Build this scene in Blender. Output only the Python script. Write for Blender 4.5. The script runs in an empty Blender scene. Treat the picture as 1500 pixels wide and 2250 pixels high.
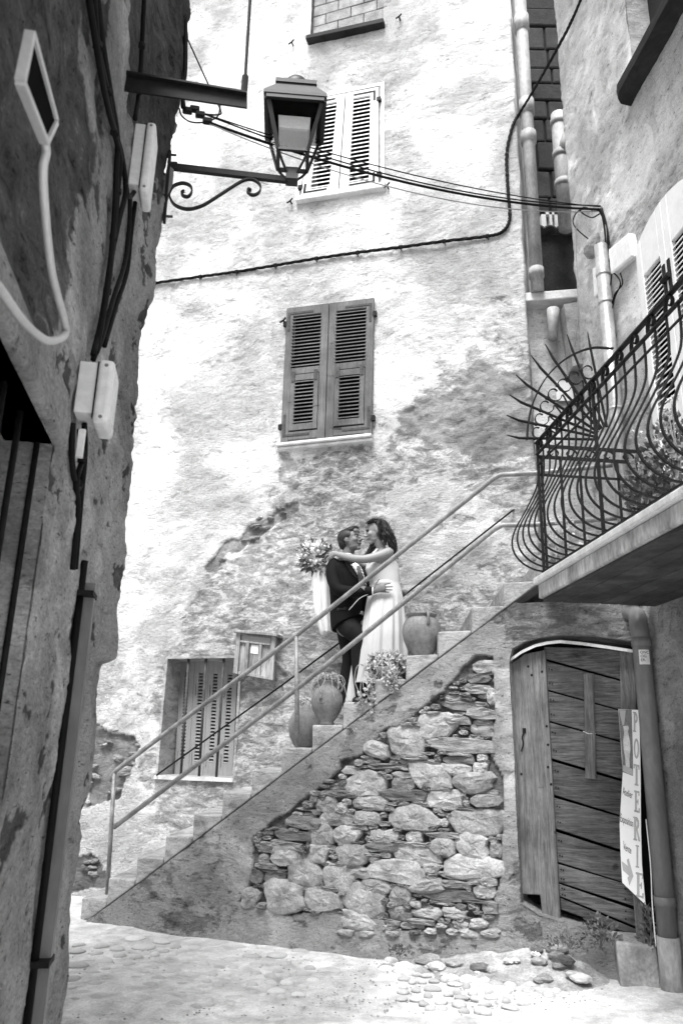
import bpy, bmesh, math, random
import numpy as np
from mathutils import Vector, Matrix
from mathutils.bvhtree import BVHTree

random.seed(7); rng = np.random.default_rng(11)
sc = bpy.context.scene
COL = sc.collection
R_ = math.radians

# ------------------------------------------------------------------ camera
EYE = Vector((0, 0, 1.68)); PITCH = R_(17.08); ROLL = R_(1.39); FPX = 1689.0
cF = Vector((0, math.cos(PITCH), math.sin(PITCH))); cR0 = Vector((1, 0, 0)); cU0 = cR0.cross(cF)
cR = cR0*math.cos(ROLL) + cU0*math.sin(ROLL); cU = cU0*math.cos(ROLL) - cR0*math.sin(ROLL)
cam = bpy.data.cameras.new('camera'); camo = bpy.data.objects.new('camera', cam); COL.objects.link(camo)
camo.matrix_world = Matrix(((cR.x, cU.x, -cF.x, EYE.x), (cR.y, cU.y, -cF.y, EYE.y), (cR.z, cU.z, -cF.z, EYE.z), (0, 0, 0, 1)))
cam.sensor_fit = 'VERTICAL'; cam.sensor_height = 36.0; cam.sensor_width = 24.0
cam.lens = FPX*36.0/2250.0; cam.clip_start = 0.05; cam.clip_end = 500
cam.dof.use_dof = True; cam.dof.focus_distance = 8.3; cam.dof.aperture_fstop = 3.2
sc.camera = camo

# ------------------------------------------------------------------ sky and sun (monochrome photograph: neutral light)
SUN_TO = Vector((-0.17, -0.52, 1.0)).normalized()
w = bpy.data.worlds.new('World'); sc.world = w; w.use_nodes = True
nt = w.node_tree; nt.nodes.clear()
sky = nt.nodes.new('ShaderNodeTexSky'); sky.sky_type = 'NISHITA'; sky.sun_disc = False
sky.sun_elevation = math.asin(SUN_TO.z); sky.sun_rotation = math.atan2(SUN_TO.x, SUN_TO.y)
sky.air_density = 1.0; sky.dust_density = 3.0
bw = nt.nodes.new('ShaderNodeRGBToBW'); bg = nt.nodes.new('ShaderNodeBackground'); wo = nt.nodes.new('ShaderNodeOutputWorld')
bg.inputs['Strength'].default_value = 0.15
nt.links.new(sky.outputs[0], bw.inputs[0]); nt.links.new(bw.outputs[0], bg.inputs[0]); nt.links.new(bg.outputs[0], wo.inputs[0])
sl = bpy.data.lights.new('sun', 'SUN'); sl.energy = 2.9; sl.angle = R_(26); sl.color = (1, 1, 1)
so = bpy.data.objects.new('sun', sl); COL.objects.link(so)
so.rotation_euler = (-SUN_TO).to_track_quat('-Z', 'Y').to_euler(); so.location = (0, 0, 30)
sc.view_settings.view_transform = 'Standard'; sc.view_settings.look = 'None'
sc.view_settings.exposure = 1.05; sc.view_settings.gamma = 1.0; sc.view_settings.use_curve_mapping = False

# ------------------------------------------------------------------ photo pixel -> place geometry
def ray(px, py): return cR*((px-750)/FPX) + cU*((1125-py)/FPX) + cF
class Frame:
    """vertical plane: origin o, horizontal axis u, outward normal n; point = o + u*U + z*Z + n*d"""
    def __init__(s, o, u, n): s.o, s.u, s.n = Vector(o), Vector(u).normalized(), Vector(n).normalized()
    def p(s, u, z, d=0.0): q = s.o + s.u*u + s.n*d; return Vector((q.x, q.y, q.z+z))
    def px(s, x, y, d=0.0):
        r = ray(x, y); o = s.o + s.n*d; t = (o-EYE).dot(s.n)/r.dot(s.n); return EYE + r*t
    def uz(s, x, y, d=0.0):
        q = s.px(x, y, d) - s.o; return q.dot(s.u), q.z
    def inv(s, q): q = Vector(q)-s.o; return q.dot(s.u), q.z, q.dot(s.n)
def gpx(x, y, z=0.0): r = ray(x, y); return EYE + r*((z-EYE.z)/r.z)
def topx(P):
    P = np.asarray(P, float) - np.array(EYE); a = P@np.array(cR); b = P@np.array(cU); c = np.maximum(P@np.array(cF), .05)
    return np.c_[750+FPX*a/c, 1125-FPX*b/c]
RISE, RUN = 0.21, 0.3059
aS = R_(-22.5); S = Frame((-2.481, 8.443, 0), (math.cos(aS), math.sin(aS), 0), (math.sin(aS), -math.cos(aS), 0))     # stair front
aM = R_(-18.5); M = Frame((2.117, 7.945, 0), (math.cos(aM), math.sin(aM), 0), (math.sin(aM), -math.cos(aM), 0))      # tall house
hR = R_(5); Rf = Frame((2.523, 6.37, 0), (math.sin(hR), -math.cos(hR), 0), (-math.cos(hR), -math.sin(hR), 0))        # right house
hL = R_(9.5); Lf = Frame((-1.42, 4.6, 0), (-math.sin(hL), math.cos(hL), 0), (math.cos(hL), math.sin(hL), 0))         # left house
C = Frame(S.p(2.9, 0, -0.72), S.u, S.n)                                                                             # where the couple stands
SKEW = Vector((math.sin(R_(4)), math.cos(R_(4)), 0))   # direction of the step nosings

# ------------------------------------------------------------------ numpy noise
_perm = rng.random(65536)
def _h(i, j, k): return _perm[(i*73856093 ^ j*19349663 ^ k*83492791) & 65535]
def vnoise(p):
    p = np.asarray(p, float); i = np.floor(p).astype(np.int64); f = p-i; f = f*f*(3-2*f)
    x, y, z = i[:, 0], i[:, 1], i[:, 2]; a, b, c = f[:, 0], f[:, 1], f[:, 2]
    l = lambda s, t, k: s+(t-s)*k
    return l(l(l(_h(x, y, z), _h(x+1, y, z), a), l(_h(x, y+1, z), _h(x+1, y+1, z), a), b),
             l(l(_h(x, y, z+1), _h(x+1, y, z+1), a), l(_h(x, y+1, z+1), _h(x+1, y+1, z+1), a), b), c)*2-1
def fbm(p, s, o=4, g=.5):
    p = np.asarray(p, float)*s; r = 0; a = 1.
    for _ in range(o): r = r+a*vnoise(p); p = p*2.03+17.1; a *= g
    return r
def inpoly(P, poly):
    x, y = P[:, 0], P[:, 1]; r = np.zeros(len(P), bool); n = len(poly)
    for i in range(n):
        x1, y1 = poly[i]; x2, y2 = poly[i-1]
        c = ((y1 > y) != (y2 > y)) & (x < (x2-x1)*(y-y1)/((y2-y1) or 1e-9)+x1); r ^= c
    return r

# ------------------------------------------------------------------ object helpers
BASE = {}
def link(o, name, parent=None):
    COL.objects.link(o)
    if parent is not None: o.parent = parent; BASE[o.name] = BASE[parent.name]
    return o
def thing(name, label, cat, loc, group=None):
    o = bpy.data.objects.new(name, None); o.empty_display_size = .1; COL.objects.link(o); o.location = loc
    BASE[o.name] = Vector(loc); o['label'] = label; o['category'] = cat
    if group: o['group'] = group
    return o
def obj(name, v, f, mat, parent=None, smooth=False, kind=None, label=None, base=None):
    b = BASE[parent.name] if parent is not None else Vector(base or (0, 0, 0))
    v = np.asarray(v, float).reshape(-1, 3) - np.array(b)
    me = bpy.data.meshes.new(name); me.from_pydata(v.tolist(), [], [list(q) for q in f] if not isinstance(f, list) else f); me.materials.append(mat)
    if smooth: me.polygons.foreach_set('use_smooth', [True]*len(me.polygons))
    me.update()
    o = bpy.data.objects.new(name, me)
    link(o, name, parent)
    if parent is None: o.location = b; BASE[o.name] = Vector(b)
    if kind: o['kind'] = kind
    if label: o['label'] = label
    return o
def tag(o, label, cat, group=None):
    o['label'] = label; o['category'] = cat
    if group: o['group'] = group
    return o
def bevel(o, wdt=.006, seg=2):
    m = o.modifiers.new('b', 'BEVEL'); m.width = wdt; m.segments = seg; m.limit_method = 'ANGLE'; m.angle_limit = R_(35); return o

class MB:
    def __init__(s): s.v = []; s.f = []
    def add(s, v, f): k = len(s.v); s.v += [tuple(q) for q in v]; s.f += [tuple(i+k for i in q) for q in f]; return s
    def hexa(s, a):   # 8 corners: bottom 4 then top 4
        return s.add(a, [(0, 3, 2, 1), (4, 5, 6, 7), (0, 1, 5, 4), (1, 2, 6, 5), (2, 3, 7, 6), (3, 0, 4, 7)])
    def box(s, fr, u0, u1, z0, z1, d0, d1):
        return s.hexa([fr.p(u0, z0, d1), fr.p(u1, z0, d1), fr.p(u1, z0, d0), fr.p(u0, z0, d0), fr.p(u0, z1, d1), fr.p(u1, z1, d1), fr.p(u1, z1, d0), fr.p(u0, z1, d0)])
    def prism(s, a, b):  # two matching polygons
        n = len(a); return s.add(list(a)+list(b), [tuple(range(n)), tuple(range(2*n-1, n-1, -1))]+[(i, (i+1) % n+0, (i+1) % n+n, i+n)[::-1] for i in range(n)])
    def rings(s, rs, cap=True, closed=True):
        n = len(rs[0]); k = len(s.v); s.v += [tuple(q) for r in rs for q in r]
        for i in range(len(rs)-1):
            for j in range(n if closed else n-1):
                j2 = (j+1) % n; s.f.append((k+i*n+j, k+i*n+j2, k+(i+1)*n+j2, k+(i+1)*n+j))
        if cap: s.f.append(tuple(k+j for j in range(n))[::-1]); s.f.append(tuple(k+(len(rs)-1)*n+j for j in range(n)))
        return s
    def tube(s, pts, r, seg=8, up=None, rb=None, cap=True, round_=False):
        pts = [Vector(p) for p in pts]; n = len(pts); rr = r if isinstance(r, (list, tuple)) else [r]*n
        rbb = rr if rb is None else (rb if isinstance(rb, (list, tuple)) else [rb]*n); rs = []; e1 = None
        T = [(pts[min(i+1, n-1)]-pts[max(i-1, 0)]).normalized() for i in range(n)]
        def ring(c, t, a, b, e1):
            e2 = t.cross(e1).normalized()
            return [c+e1*(a*math.cos(2*math.pi*k/seg))+e2*(b*math.sin(2*math.pi*k/seg)) for k in range(seg)]
        out = []
        for i in range(n):
            t = T[i]
            if up is not None: e1 = Vector(up).cross(t)
            elif e1 is None: e1 = t.cross(Vector((0, 0, 1)) if abs(t.z) < .9 else Vector((0, 1, 0)))
            e1 = (e1-t*e1.dot(t)); e1 = e1.normalized() if e1.length > 1e-6 else Vector((1, 0, 0))
            if round_ and i == 0:
                for q in (-.92, -.7, -.38): out.append(ring(pts[0]+t*(q*min(rr[0], rbb[0])), t, rr[0]*math.sqrt(1-q*q), rbb[0]*math.sqrt(1-q*q), e1))
            out.append(ring(pts[i], t, rr[i], rbb[i], e1))
            if round_ and i == n-1:
                for q in (.38, .7, .92): out.append(ring(pts[i]+t*(q*min(rr[i], rbb[i])), t, rr[i]*math.sqrt(1-q*q), rbb[i]*math.sqrt(1-q*q), e1))
        return s.rings(out, cap)
    def bar(s, pts, wd, th, side):   # flat bar swept; side = direction of the wide axis
        pts = [Vector(p) for p in pts]; n = len(pts); rs = []
        for i in range(n):
            t = (pts[min(i+1, n-1)]-pts[max(i-1, 0)]).normalized(); a = Vector(side); a = (a-t*a.dot(t)).normalized(); b = t.cross(a)
            rs.append([pts[i]+a*wd/2+b*th/2, pts[i]-a*wd/2+b*th/2, pts[i]-a*wd/2-b*th/2, pts[i]+a*wd/2-b*th/2])
        return s.rings(rs)
    def ell(s, c, ax, nu=14, nv=9):
        c = Vector(c); a, b, d = [Vector(q) for q in ax]; rs = []
        for i in range(nv):
            th = math.pi*(i+.5)/nv; rs.append([c+a*(math.sin(th)*math.cos(2*math.pi*k/nu))+b*(math.sin(th)*math.sin(2*math.pi*k/nu))+d*math.cos(th) for k in range(nu)])
        return s.rings(rs)
    def lathe(s, c, prof, seg=32, ax=(1, 1)):
        c = Vector(c); return s.rings([[c+Vector((r*ax[0]*math.cos(2*math.pi*k/seg), r*ax[1]*math.sin(2*math.pi*k/seg), z)) for k in range(seg)] for r, z in prof])
    def build(s, name, mat, parent=None, smooth=False, **k): return obj(name, s.v, s.f, mat, parent, smooth, **k)
def curve(pts, n=8):   # Catmull-Rom through points
    P = [Vector(p) for p in pts]; P = [P[0]*2-P[1]]+P+[P[-1]*2-P[-2]]; o = []
    for i in range(1, len(P)-2):
        for k in range(n):
            t = k/n; a, b, c, d = P[i-1:i+3]
            o.append(.5*((2*b)+(c-a)*t+(2*a-5*b+4*c-d)*t*t+(3*b-a-3*c+d)*t**3))
    return o+[P[-2]]

# ------------------------------------------------------------------ materials
def nodes(name):
    m = bpy.data.materials.new(name); m.use_nodes = True; t = m.node_tree; return m, t, t.nodes['Principled BSDF']
def N(t, ty, **k):
    n = t.nodes.new(ty)
    for a, b in k.items(): setattr(n, a, b)
    return n
def setin(n, **k):
    for a, b in k.items(): n.inputs[a.replace('_', ' ')].default_value = b
def coords(t, scale=(1, 1, 1), rot=(0, 0, 0)):
    tc = N(t, 'ShaderNodeTexCoord'); mp = N(t, 'ShaderNodeMapping'); t.links.new(tc.outputs['Object'], mp.inputs[0])
    mp.inputs['Scale'].default_value = scale; mp.inputs['Rotation'].default_value = rot; return mp.outputs[0]
def noise(t, co, scale, detail=6, rough=.6, dist=0.):
    n = N(t, 'ShaderNodeTexNoise'); setin(n, Scale=scale, Detail=detail, Roughness=rough, Distortion=dist); t.links.new(co, n.inputs['Vector']); return n.outputs['Fac']
def mapr(t, x, a, b, c, d):
    n = N(t, 'ShaderNodeMapRange'); n.inputs[1].default_value = a; n.inputs[2].default_value = b; n.inputs[3].default_value = c; n.inputs[4].default_value = d; t.links.new(x, n.inputs[0]); return n.outputs[0]
def mth(t, op, a, b=None, clamp=False):
    n = N(t, 'ShaderNodeMath', operation=op); n.use_clamp = clamp
    for i, q in enumerate((a, b)):
        if q is None: continue
        if isinstance(q, (int, float)): n.inputs[i].default_value = q
        else: t.links.new(q, n.inputs[i])
    return n.outputs[0]
def bump(t, bs, h, strength, dist, prev=None):
    b = N(t, 'ShaderNodeBump'); setin(b, Strength=strength, Distance=dist); t.links.new(h, b.inputs['Height'])
    if prev is not None: t.links.new(prev, b.inputs['Normal'])
    t.links.new(b.outputs[0], bs.inputs['Normal']); return b.outputs[0]
def tocol(t, bs, val):
    c = N(t, 'ShaderNodeCombineColor')
    for i in range(3): t.links.new(val, c.inputs[i])
    t.links.new(c.outputs[0], bs.inputs['Base Color'])
def simple(name, col, rough=.7, var=.25, scale=6, bmp=.3, bscale=60, metal=0., rnd=0., spec=.4, stretch=(1, 1, 1), bd=.004, detail=6):
    m, t, bs = nodes(name); co = coords(t, stretch)
    v = mapr(t, noise(t, co, scale, detail), .3, .7, col*(1-var), col*(1+var))
    v2 = mapr(t, noise(t, co, scale*7.3, 4), .3, .7, 1-var*.6, 1+var*.6); v = mth(t, 'MULTIPLY', v, v2)
    if rnd:
        oi = N(t, 'ShaderNodeObjectInfo'); v = mth(t, 'MULTIPLY', v, mapr(t, oi.outputs['Random'], 0, 1, 1-rnd, 1+rnd))
    tocol(t, bs, mth(t, 'MINIMUM', v, .88)); setin(bs, Roughness=rough, Metallic=metal); bs.inputs['Specular IOR Level'].default_value = spec
    if bmp: bump(t, bs, noise(t, co, bscale, 5, .65), bmp, bd)
    return m
def plaster(name, light, dark, attr=True, mott=.18, bmp=1.0, fleck=.5, pits=.5, cracks=.5, tilt=24):
    m, t, bs = nodes(name); co = coords(t); co2 = coords(t, (1, 1, 2.3), (0, R_(tilt), 0))
    big = noise(t, co, 1.1, 6, .62, .8); mid = noise(t, co2, 5.0, 9, .72, .7); fin = noise(t, co2, 22, 7, .74, .5); grit = noise(t, co, 70, 4, .75)
    if attr:
        a = N(t, 'ShaderNodeAttribute'); a.attribute_name = 'bare_and_shade'
        k = mth(t, 'ADD', a.outputs['Fac'], mapr(t, fin, .3, .7, -.22, .22)); k = mth(t, 'ADD', k, mapr(t, mid, .3, .7, -.30, .30), True)
    else: k = mth(t, 'ADD', mapr(t, mid, .40, .66, 0, 1), mapr(t, fin, .35, .65, -.3, .3), True)
    ks = mapr(t, k, .44, .54, 0, 1) if attr else k      # crisp peeled edges of the old coat
    if attr: k = mth(t, 'ADD', mth(t, 'MULTIPLY', k, .55), mth(t, 'MULTIPLY', ks, .38), True)
    v = mapr(t, k, 0, 1, light, dark)
    v = mth(t, 'MULTIPLY', v, mapr(t, big, .32, .68, 1-mott, 1+mott*.5))
    v = mth(t, 'MULTIPLY', v, mapr(t, fin, .32, .66, 1-mott*.9, 1+mott*.5))
    v = mth(t, 'MULTIPLY', v, mapr(t, grit, .35, .65, .80, 1.12))
    fl = mapr(t, mid, .56, .64, 0, 1); fl2 = mapr(t, fin, .46, .58, 0, 1)      # worn flecks where the limewash has gone
    v = mth(t, 'MULTIPLY', v, mapr(t, mth(t, 'MULTIPLY', fl, fl2), 0, 1, 1, 1-fleck))
    pn = noise(t, co2, 27, 4, .65, .4); v = mth(t, 'MULTIPLY', v, mapr(t, pn, .61, .68, 1, 1-pits))   # pits
    cn = noise(t, coords(t, (1, 1, 1.3)), 1.9, 9, .66, 1.2); ln = mth(t, 'ABSOLUTE', mth(t, 'SUBTRACT', cn, .5)); cm = mapr(t, noise(t, co, .8, 3), .5, .62, 0, 1)
    ck = mth(t, 'MULTIPLY', mapr(t, ln, .0, .006, 1, 0), cm); v = mth(t, 'MULTIPLY', v, mapr(t, ck, 0, 1, 1, 1-cracks))    # hairline cracks
    tocol(t, bs, mth(t, 'MINIMUM', v, .82)); setin(bs, Roughness=.95); bs.inputs['Specular IOR Level'].default_value = .1
    bp = bump(t, bs, mth(t, 'SUBTRACT', 1.0, ks), .8*bmp, .014) if attr else None
    area = mapr(t, noise(t, co, .75, 4, .6, .5), .40, .60, .25, 1.25)      # smoother trowelled zones against rough ones
    b1 = bump(t, bs, mth(t, 'MULTIPLY', mid, area), .85*bmp, .09, bp); b2 = bump(t, bs, mth(t, 'MULTIPLY', fin, area), 1.0*bmp, .042, b1); b3 = bump(t, bs, grit, .6*bmp, .006, b2)
    return m
def wood(name, col, var=.5, scale=3., axis='z', rnd=.15, rough=.75, bmp=.5):
    m, t, bs = nodes(name); st = {'z': (14, 14, .9), 'x': (.9, 14, 14), 'u': (1.2, 1.2, 16)}[axis]
    co = coords(t, st); a = noise(t, co, scale, 8, .7, .9); b = noise(t, coords(t), 2.4, 5, .6); oi = N(t, 'ShaderNodeObjectInfo')
    v = mapr(t, a, .32, .68, col*(1-var), col*(1+var)); v = mth(t, 'MULTIPLY', v, mapr(t, b, .3, .7, .55, 1.4))
    kn = noise(t, coords(t, (1, 1, 1.6)), 5.5, 2, .4, .3); v = mth(t, 'MULTIPLY', v, mapr(t, kn, .70, .76, 1, .35)); g2 = noise(t, co, scale*6, 4, .7); v = mth(t, 'MULTIPLY', v, mapr(t, g2, .3, .7, .75, 1.2))
    v = mth(t, 'MULTIPLY', v, mapr(t, oi.outputs['Random'], 0, 1, 1-rnd, 1+rnd))
    tocol(t, bs, v); setin(bs, Roughness=rough); bs.inputs['Specular IOR Level'].default_value = .25
    bump(t, bs, a, bmp, .008); return m

MAT = dict(
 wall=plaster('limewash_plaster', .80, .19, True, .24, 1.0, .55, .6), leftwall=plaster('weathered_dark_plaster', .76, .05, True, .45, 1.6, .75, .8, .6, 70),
 rightwall=plaster('pale_rough_plaster', .82, .28, True, .22, 1.2, .55, .65), stairwall=plaster('grey_render', .56, .14, True, .3, 1.4, .6, .75),
 concrete=plaster('step_concrete', .52, .26, False, .25, .5, .3, .4, .3), mortar=simple('earth_mortar', .16, .95, .4, 9, .9, 50, bd=.01),
 granite=simple('granite_stone', .30, .9, .4, 8, 1.0, 40, rnd=.28, bd=.014), slate=simple('schist_stone', .20, .85, .5, 7, 1.0, 30, rnd=.45, stretch=(1, 1, 4), bd=.014),
 shadestone=simple('shade_toned_alley_stone', .022, .9, .5, 4, .9, 30, rnd=.3, bd=.01),  # the alley's shade is put into this stone's base colour
 ground=simple('street_concrete', .50, .95, .2, 1.6, .7, 45, bd=.008), cobble=simple('cobble_stone', .60, .85, .28, 14, .8, 40, rnd=.2, bd=.01),
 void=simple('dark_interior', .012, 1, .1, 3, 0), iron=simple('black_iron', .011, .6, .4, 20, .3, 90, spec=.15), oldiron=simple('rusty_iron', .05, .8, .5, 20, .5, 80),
 rail=simple('galvanised_rail', .24, .5, .4, 9, .4, 60, metal=.2, stretch=(1, 1, 1)), zinc=simple('zinc_pipe', .40, .35, .3, 5, .1, 40, metal=.5), pvc=simple('grey_pvc_pipe', .17, .4, .25, 3, .06, 40, stretch=(1, 1, .4)),
 clay=simple('fired_clay_pipe', .34, .6, .35, 5, .2, 40, stretch=(1, 1, .5)), plastic=simple('white_plastic', .74, .4, .14, 4, .05, 60), cable=simple('black_cable', .006, .6, .3, 9, .1, 90, spec=.12), cablegrey=simple('grey_cable', .25, .5, .2, 9, 0),
 whitepaint=simple('white_shutter_paint', .66, .55, .07, 5, .15, 80), greypaint=wood('weathered_grey_paint', .12, .28, 4., 'z', .08), greyshutter=simple('pale_grey_shutter_paint', .29, .6, .08, 5, .1, 60),
 sill=simple('worn_stone_sill', .60, .85, .2, 8, .6, 40, bd=.006), door=wood('old_door_timber', .105, .7, 3.4, 'u', .3), doorv=wood('old_door_upright_timber', .15, .6, 3.4, 'z', .15), box=wood('split_box_timber', .27, .55, 3.2, 'z', .2),
 beam=wood('dark_sill_timber', .016, .6, 3., 'u', .1), tin=simple('pale_edge_strip', .62, .7, .25, 12, .5, 40), block=simple('concrete_block', .27, .9, .4, 6, .9, 40, rnd=.1),
 terracotta=simple('terracotta', .20, .75, .35, 5, .3, 50), leaf=simple('leaf', .11, .6, .3, 12, .2, 60, rnd=.1), paleleaf=simple('pale_succulent_leaf', .40, .6, .25, 14, .1, 60), dryleaf=simple('dry_stem', .42, .8, .2, 10, 0),
 petal=simple('white_petal', .82, .7, .05, 20, .2, 60), rose=simple('grey_rose_petal', .48, .7, .2, 20, .2, 60), darkleaf=simple('eucalyptus_leaf', .09, .6, .3, 15, .1, 50),
 suit=simple('dark_suit_cloth', .0055, .8, .3, 6, .25, 300, spec=.12), trousers=simple('charcoal_trousers', .009, .8, .3, 6, .25, 300, spec=.15), shirt=simple('white_shirt', .80, .8, .04, 6, .1, 200), suitsheen=simple('suit_lapel_cloth', .008, .6, .2, 6, .2, 300), tie=simple('grey_tie', .10, .6, .15, 20, .1, 200),
 dress=simple('ivory_dress', .50, .75, .04, 6, .12, 140), veil=simple('white_veil', .66, .85, .03, 6, .08, 100), skinm=simple('skin_tan', .15, .55, .08, 8, .1, 200), skinf=simple('skin_light', .24, .5, .07, 8, .08, 200),
 hairm=simple('dark_brown_hair', .016, .5, .5, 40, .8, 160, stretch=(1, 1, 1)), hairf=simple('near_black_hair', .014, .38, .5, 30, .6, 120), shoe=simple('black_shoe', .012, .3, .2, 9, 0), dark=simple('dark_detail', .005, .9, .2, 9, 0, spec=.02), darkgravel=simple('dark_grit', .33, .9, .5, 30, 0), lip=simple('lip', .14, .5, .1, 9, 0), eye=simple('eye_white', .5, .3, .05, 9, 0),
 sign=simple('white_sign_board', .84, .45, .03, 5, 0), ink=simple('black_ink', .02, .6, .1, 9, 0), greyink=simple('grey_ink', .42, .6, .08, 9, 0), midink=simple('mid_grey_print', .16, .6, .3, 25, 0), paleink=simple('pale_print', .58, .6, .2, 18, 0),
 lampglass=simple('frosted_lamp_panel', .55, .4, .08, 60, .3, 60), lampmetal=simple('lantern_black_paint', .006, .5, .3, 12, .2, 60), lamproof=simple('lantern_dull_paint', .045, .55, .2, 8, .1, 40), paleiron=simple('pale_galvanised_tube', .55, .4, .1, 8, .1, 60, metal=.2),
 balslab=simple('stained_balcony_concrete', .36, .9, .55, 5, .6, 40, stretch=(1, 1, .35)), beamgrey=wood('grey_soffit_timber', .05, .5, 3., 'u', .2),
 bank=simple('earth_and_rubble', .33, .95, .45, 7, 1.0, 40, bd=.015),
 tile=simple('roof_tile', .09, .8, .4, 6, .6, 40), interiorwhite=simple('white_window_frame', .8, .5, .05, 5, 0), soil=simple('soil', .05, 1, .4, 20, .8, 60),
)

m, t, bs = nodes('lantern_glass'); setin(bs, Roughness=.05); bs.inputs['Base Color'].default_value = (.9, .9, .9, 1); bs.inputs['Transmission Weight'].default_value = 1.0; bs.inputs['IOR'].default_value = 1.05; MAT['glass'] = m

# ------------------------------------------------------------------ displaced wall sheets
def axis_vals(a, b, step, marks=()):
    v = np.arange(a, b+1e-6, step)
    for m in marks:
        i = np.argmin(abs(v-m)); v[i] = m
    v[-1] = b
    return v
def sheet(name, mat, parent, fr, us, zs, holes=(), patches=(), rough=.012, keep=None, depth_fn=None, edge_back=None, tone0=0., prec=None, edge_fn=None, chips=.0, snap=None):
    """patches: (photo outline, tone, recess, raggedness)"""
    U, Z = np.meshgrid(us, zs); U = U.ravel(); Z = Z.ravel(); n, k = len(zs), len(us)
    o, u, nn = np.array(fr.o), np.array(fr.u), np.array(fr.n)
    P = o+U[:, None]*u+np.c_[0*Z, 0*Z, Z]
    q = np.c_[U, Z*1.0, 0*U]
    W = np.c_[fbm(q, 2.2, 4), fbm(q+31, 2.2, 4)]
    px = topx(P); tone = np.full(len(U), tone0); d = rough*fbm(q*np.array([1, 1.6, 1])+5, 1.1, 6, .66)
    for poly, tn, rec, rg in patches:
        if rg > 20:      # ragged, feathered edge: islands of old coat left standing
            W2 = np.c_[fbm(q+63, 6.5, 4), fbm(q+91, 6.5, 4)]
            ins = sum(inpoly(px+W*rg*a+W2*b, poly).astype(float) for a, b in ((.5, 12), (1, 10), (1.4, 26), (2.0, 8), (1.0, 34)))/5
            ins = np.clip(ins*1.25+.22*fbm(q+7, 4.5, 4)*((ins > 0) & (ins < 1.01)), 0, 1)
        else: ins = inpoly(px+W*rg, poly).astype(float)
        tone = tone+(tn-tone)*ins; d = d-rec*ins+ins*rec*.6*fbm(q, 7, 4)
    if chips:
        c = fbm(q*np.array([1, 1.5, 1])+77, 3.2, 5, .62); ins = c > .62; tone = np.where(ins, np.maximum(tone, chips), tone); d = d-.008*ins
    if depth_fn is not None: d = d+depth_fn(U, Z, px)
    I = (np.arange(n-1)[:, None]*k+np.arange(k-1)[None, :]).ravel()
    F = np.c_[I, I+1, I+k+1, I+k]
    cu = (U[F[:, 0]]+U[F[:, 1]])/2; cz = (Z[F[:, 0]]+Z[F[:, 2]])/2; ok = np.ones(len(F), bool)
    for a, b, c, e in holes: ok &= ~((cu > a) & (cu < b) & (cz > c) & (cz < e))
    if keep is not None: ok &= keep(cu, cz)
    F = F[ok]
    uu = U.copy(); zz_ = Z.copy()
    if snap is not None:     # pull the cut edge onto the traced outline so it does not stair-step
        e_ = np.sort(np.r_[F[:, [0, 1]], F[:, [1, 2]], F[:, [2, 3]], F[:, [3, 0]]], axis=1); key, cnt = np.unique(e_[:, 0]*10**7+e_[:, 1], return_counts=True); key = key[cnt == 1]
        bv = np.unique(np.r_[key//10**7, key % 10**7]); Bp = np.c_[U[bv], Z[bv]]; best = np.full(len(bv), 9.); tgt = Bp.copy()
        for a, b in snap:
            a = np.array(a); b = np.array(b); ab = b-a; t_ = np.clip(((Bp-a)@ab)/(ab@ab), 0, 1); pr = a+t_[:, None]*ab; dd = np.hypot(*(Bp-pr).T); mm = dd < best; best[mm] = dd[mm]; tgt[mm] = pr[mm]
        mv = best < .024; uu[bv[mv]] = tgt[mv, 0]; zz_[bv[mv]] = tgt[mv, 1]
    if edge_fn is not None: uu = uu+edge_fn(U, Z)
    V = o+uu[:, None]*u+np.c_[0*Z, 0*Z, zz_]+d[:, None]*nn
    V = V.tolist(); Fl = F.tolist(); T = tone.tolist()
    if edge_back:      # turn the outer edge column(s) back into the wall's thickness
        for side, depth in edge_back:
            cols = [i*k+(k-1 if side > 0 else 0) for i in range(n)]; s0 = len(V)
            for c in cols: V.append((Vector(V[c])-Vector(fr.n)*depth)[:]); T.append(T[c])
            for i in range(n-1):
                a, b = cols[i], cols[i+1]; f = [a, s0+i, s0+i+1, b]; Fl.append(f if side > 0 else f[::-1])
    ob = obj(name, V, Fl, mat, parent, smooth=True)
    at = ob.data.attributes.new('bare_and_shade', 'FLOAT', 'POINT'); at.data.foreach_set('value', np.array(T, np.float32))
    return ob
def recess(parent, fr, hole, depth, mat, backmat, name='window_reveal'):
    a, b, c, e = hole; m = MB()
    t = .03
    m.box(fr, a-t, a, c-t, e+t, -depth, -.004); m.box(fr, b, b+t, c-t, e+t, -depth, -.004); m.box(fr, a, b, c-t, c, -depth, -.004); m.box(fr, a, b, e, e+t, -depth, -.004)
    m.build(name, mat, parent)
    MB().box(fr, a-t, b+t, c-t, e+t, -depth-.05, -depth).build('window_back', backmat, parent)
def hole_px(fr, pts):
    q = [fr.uz(*p) for p in pts]; xs = sorted(p[0] for p in q); zs = sorted(p[1] for p in q); h = len(q)//2
    return (sum(xs[:h])/h, sum(xs[h:])/h, sum(zs[:h])/h, sum(zs[h:])/h)

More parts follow.
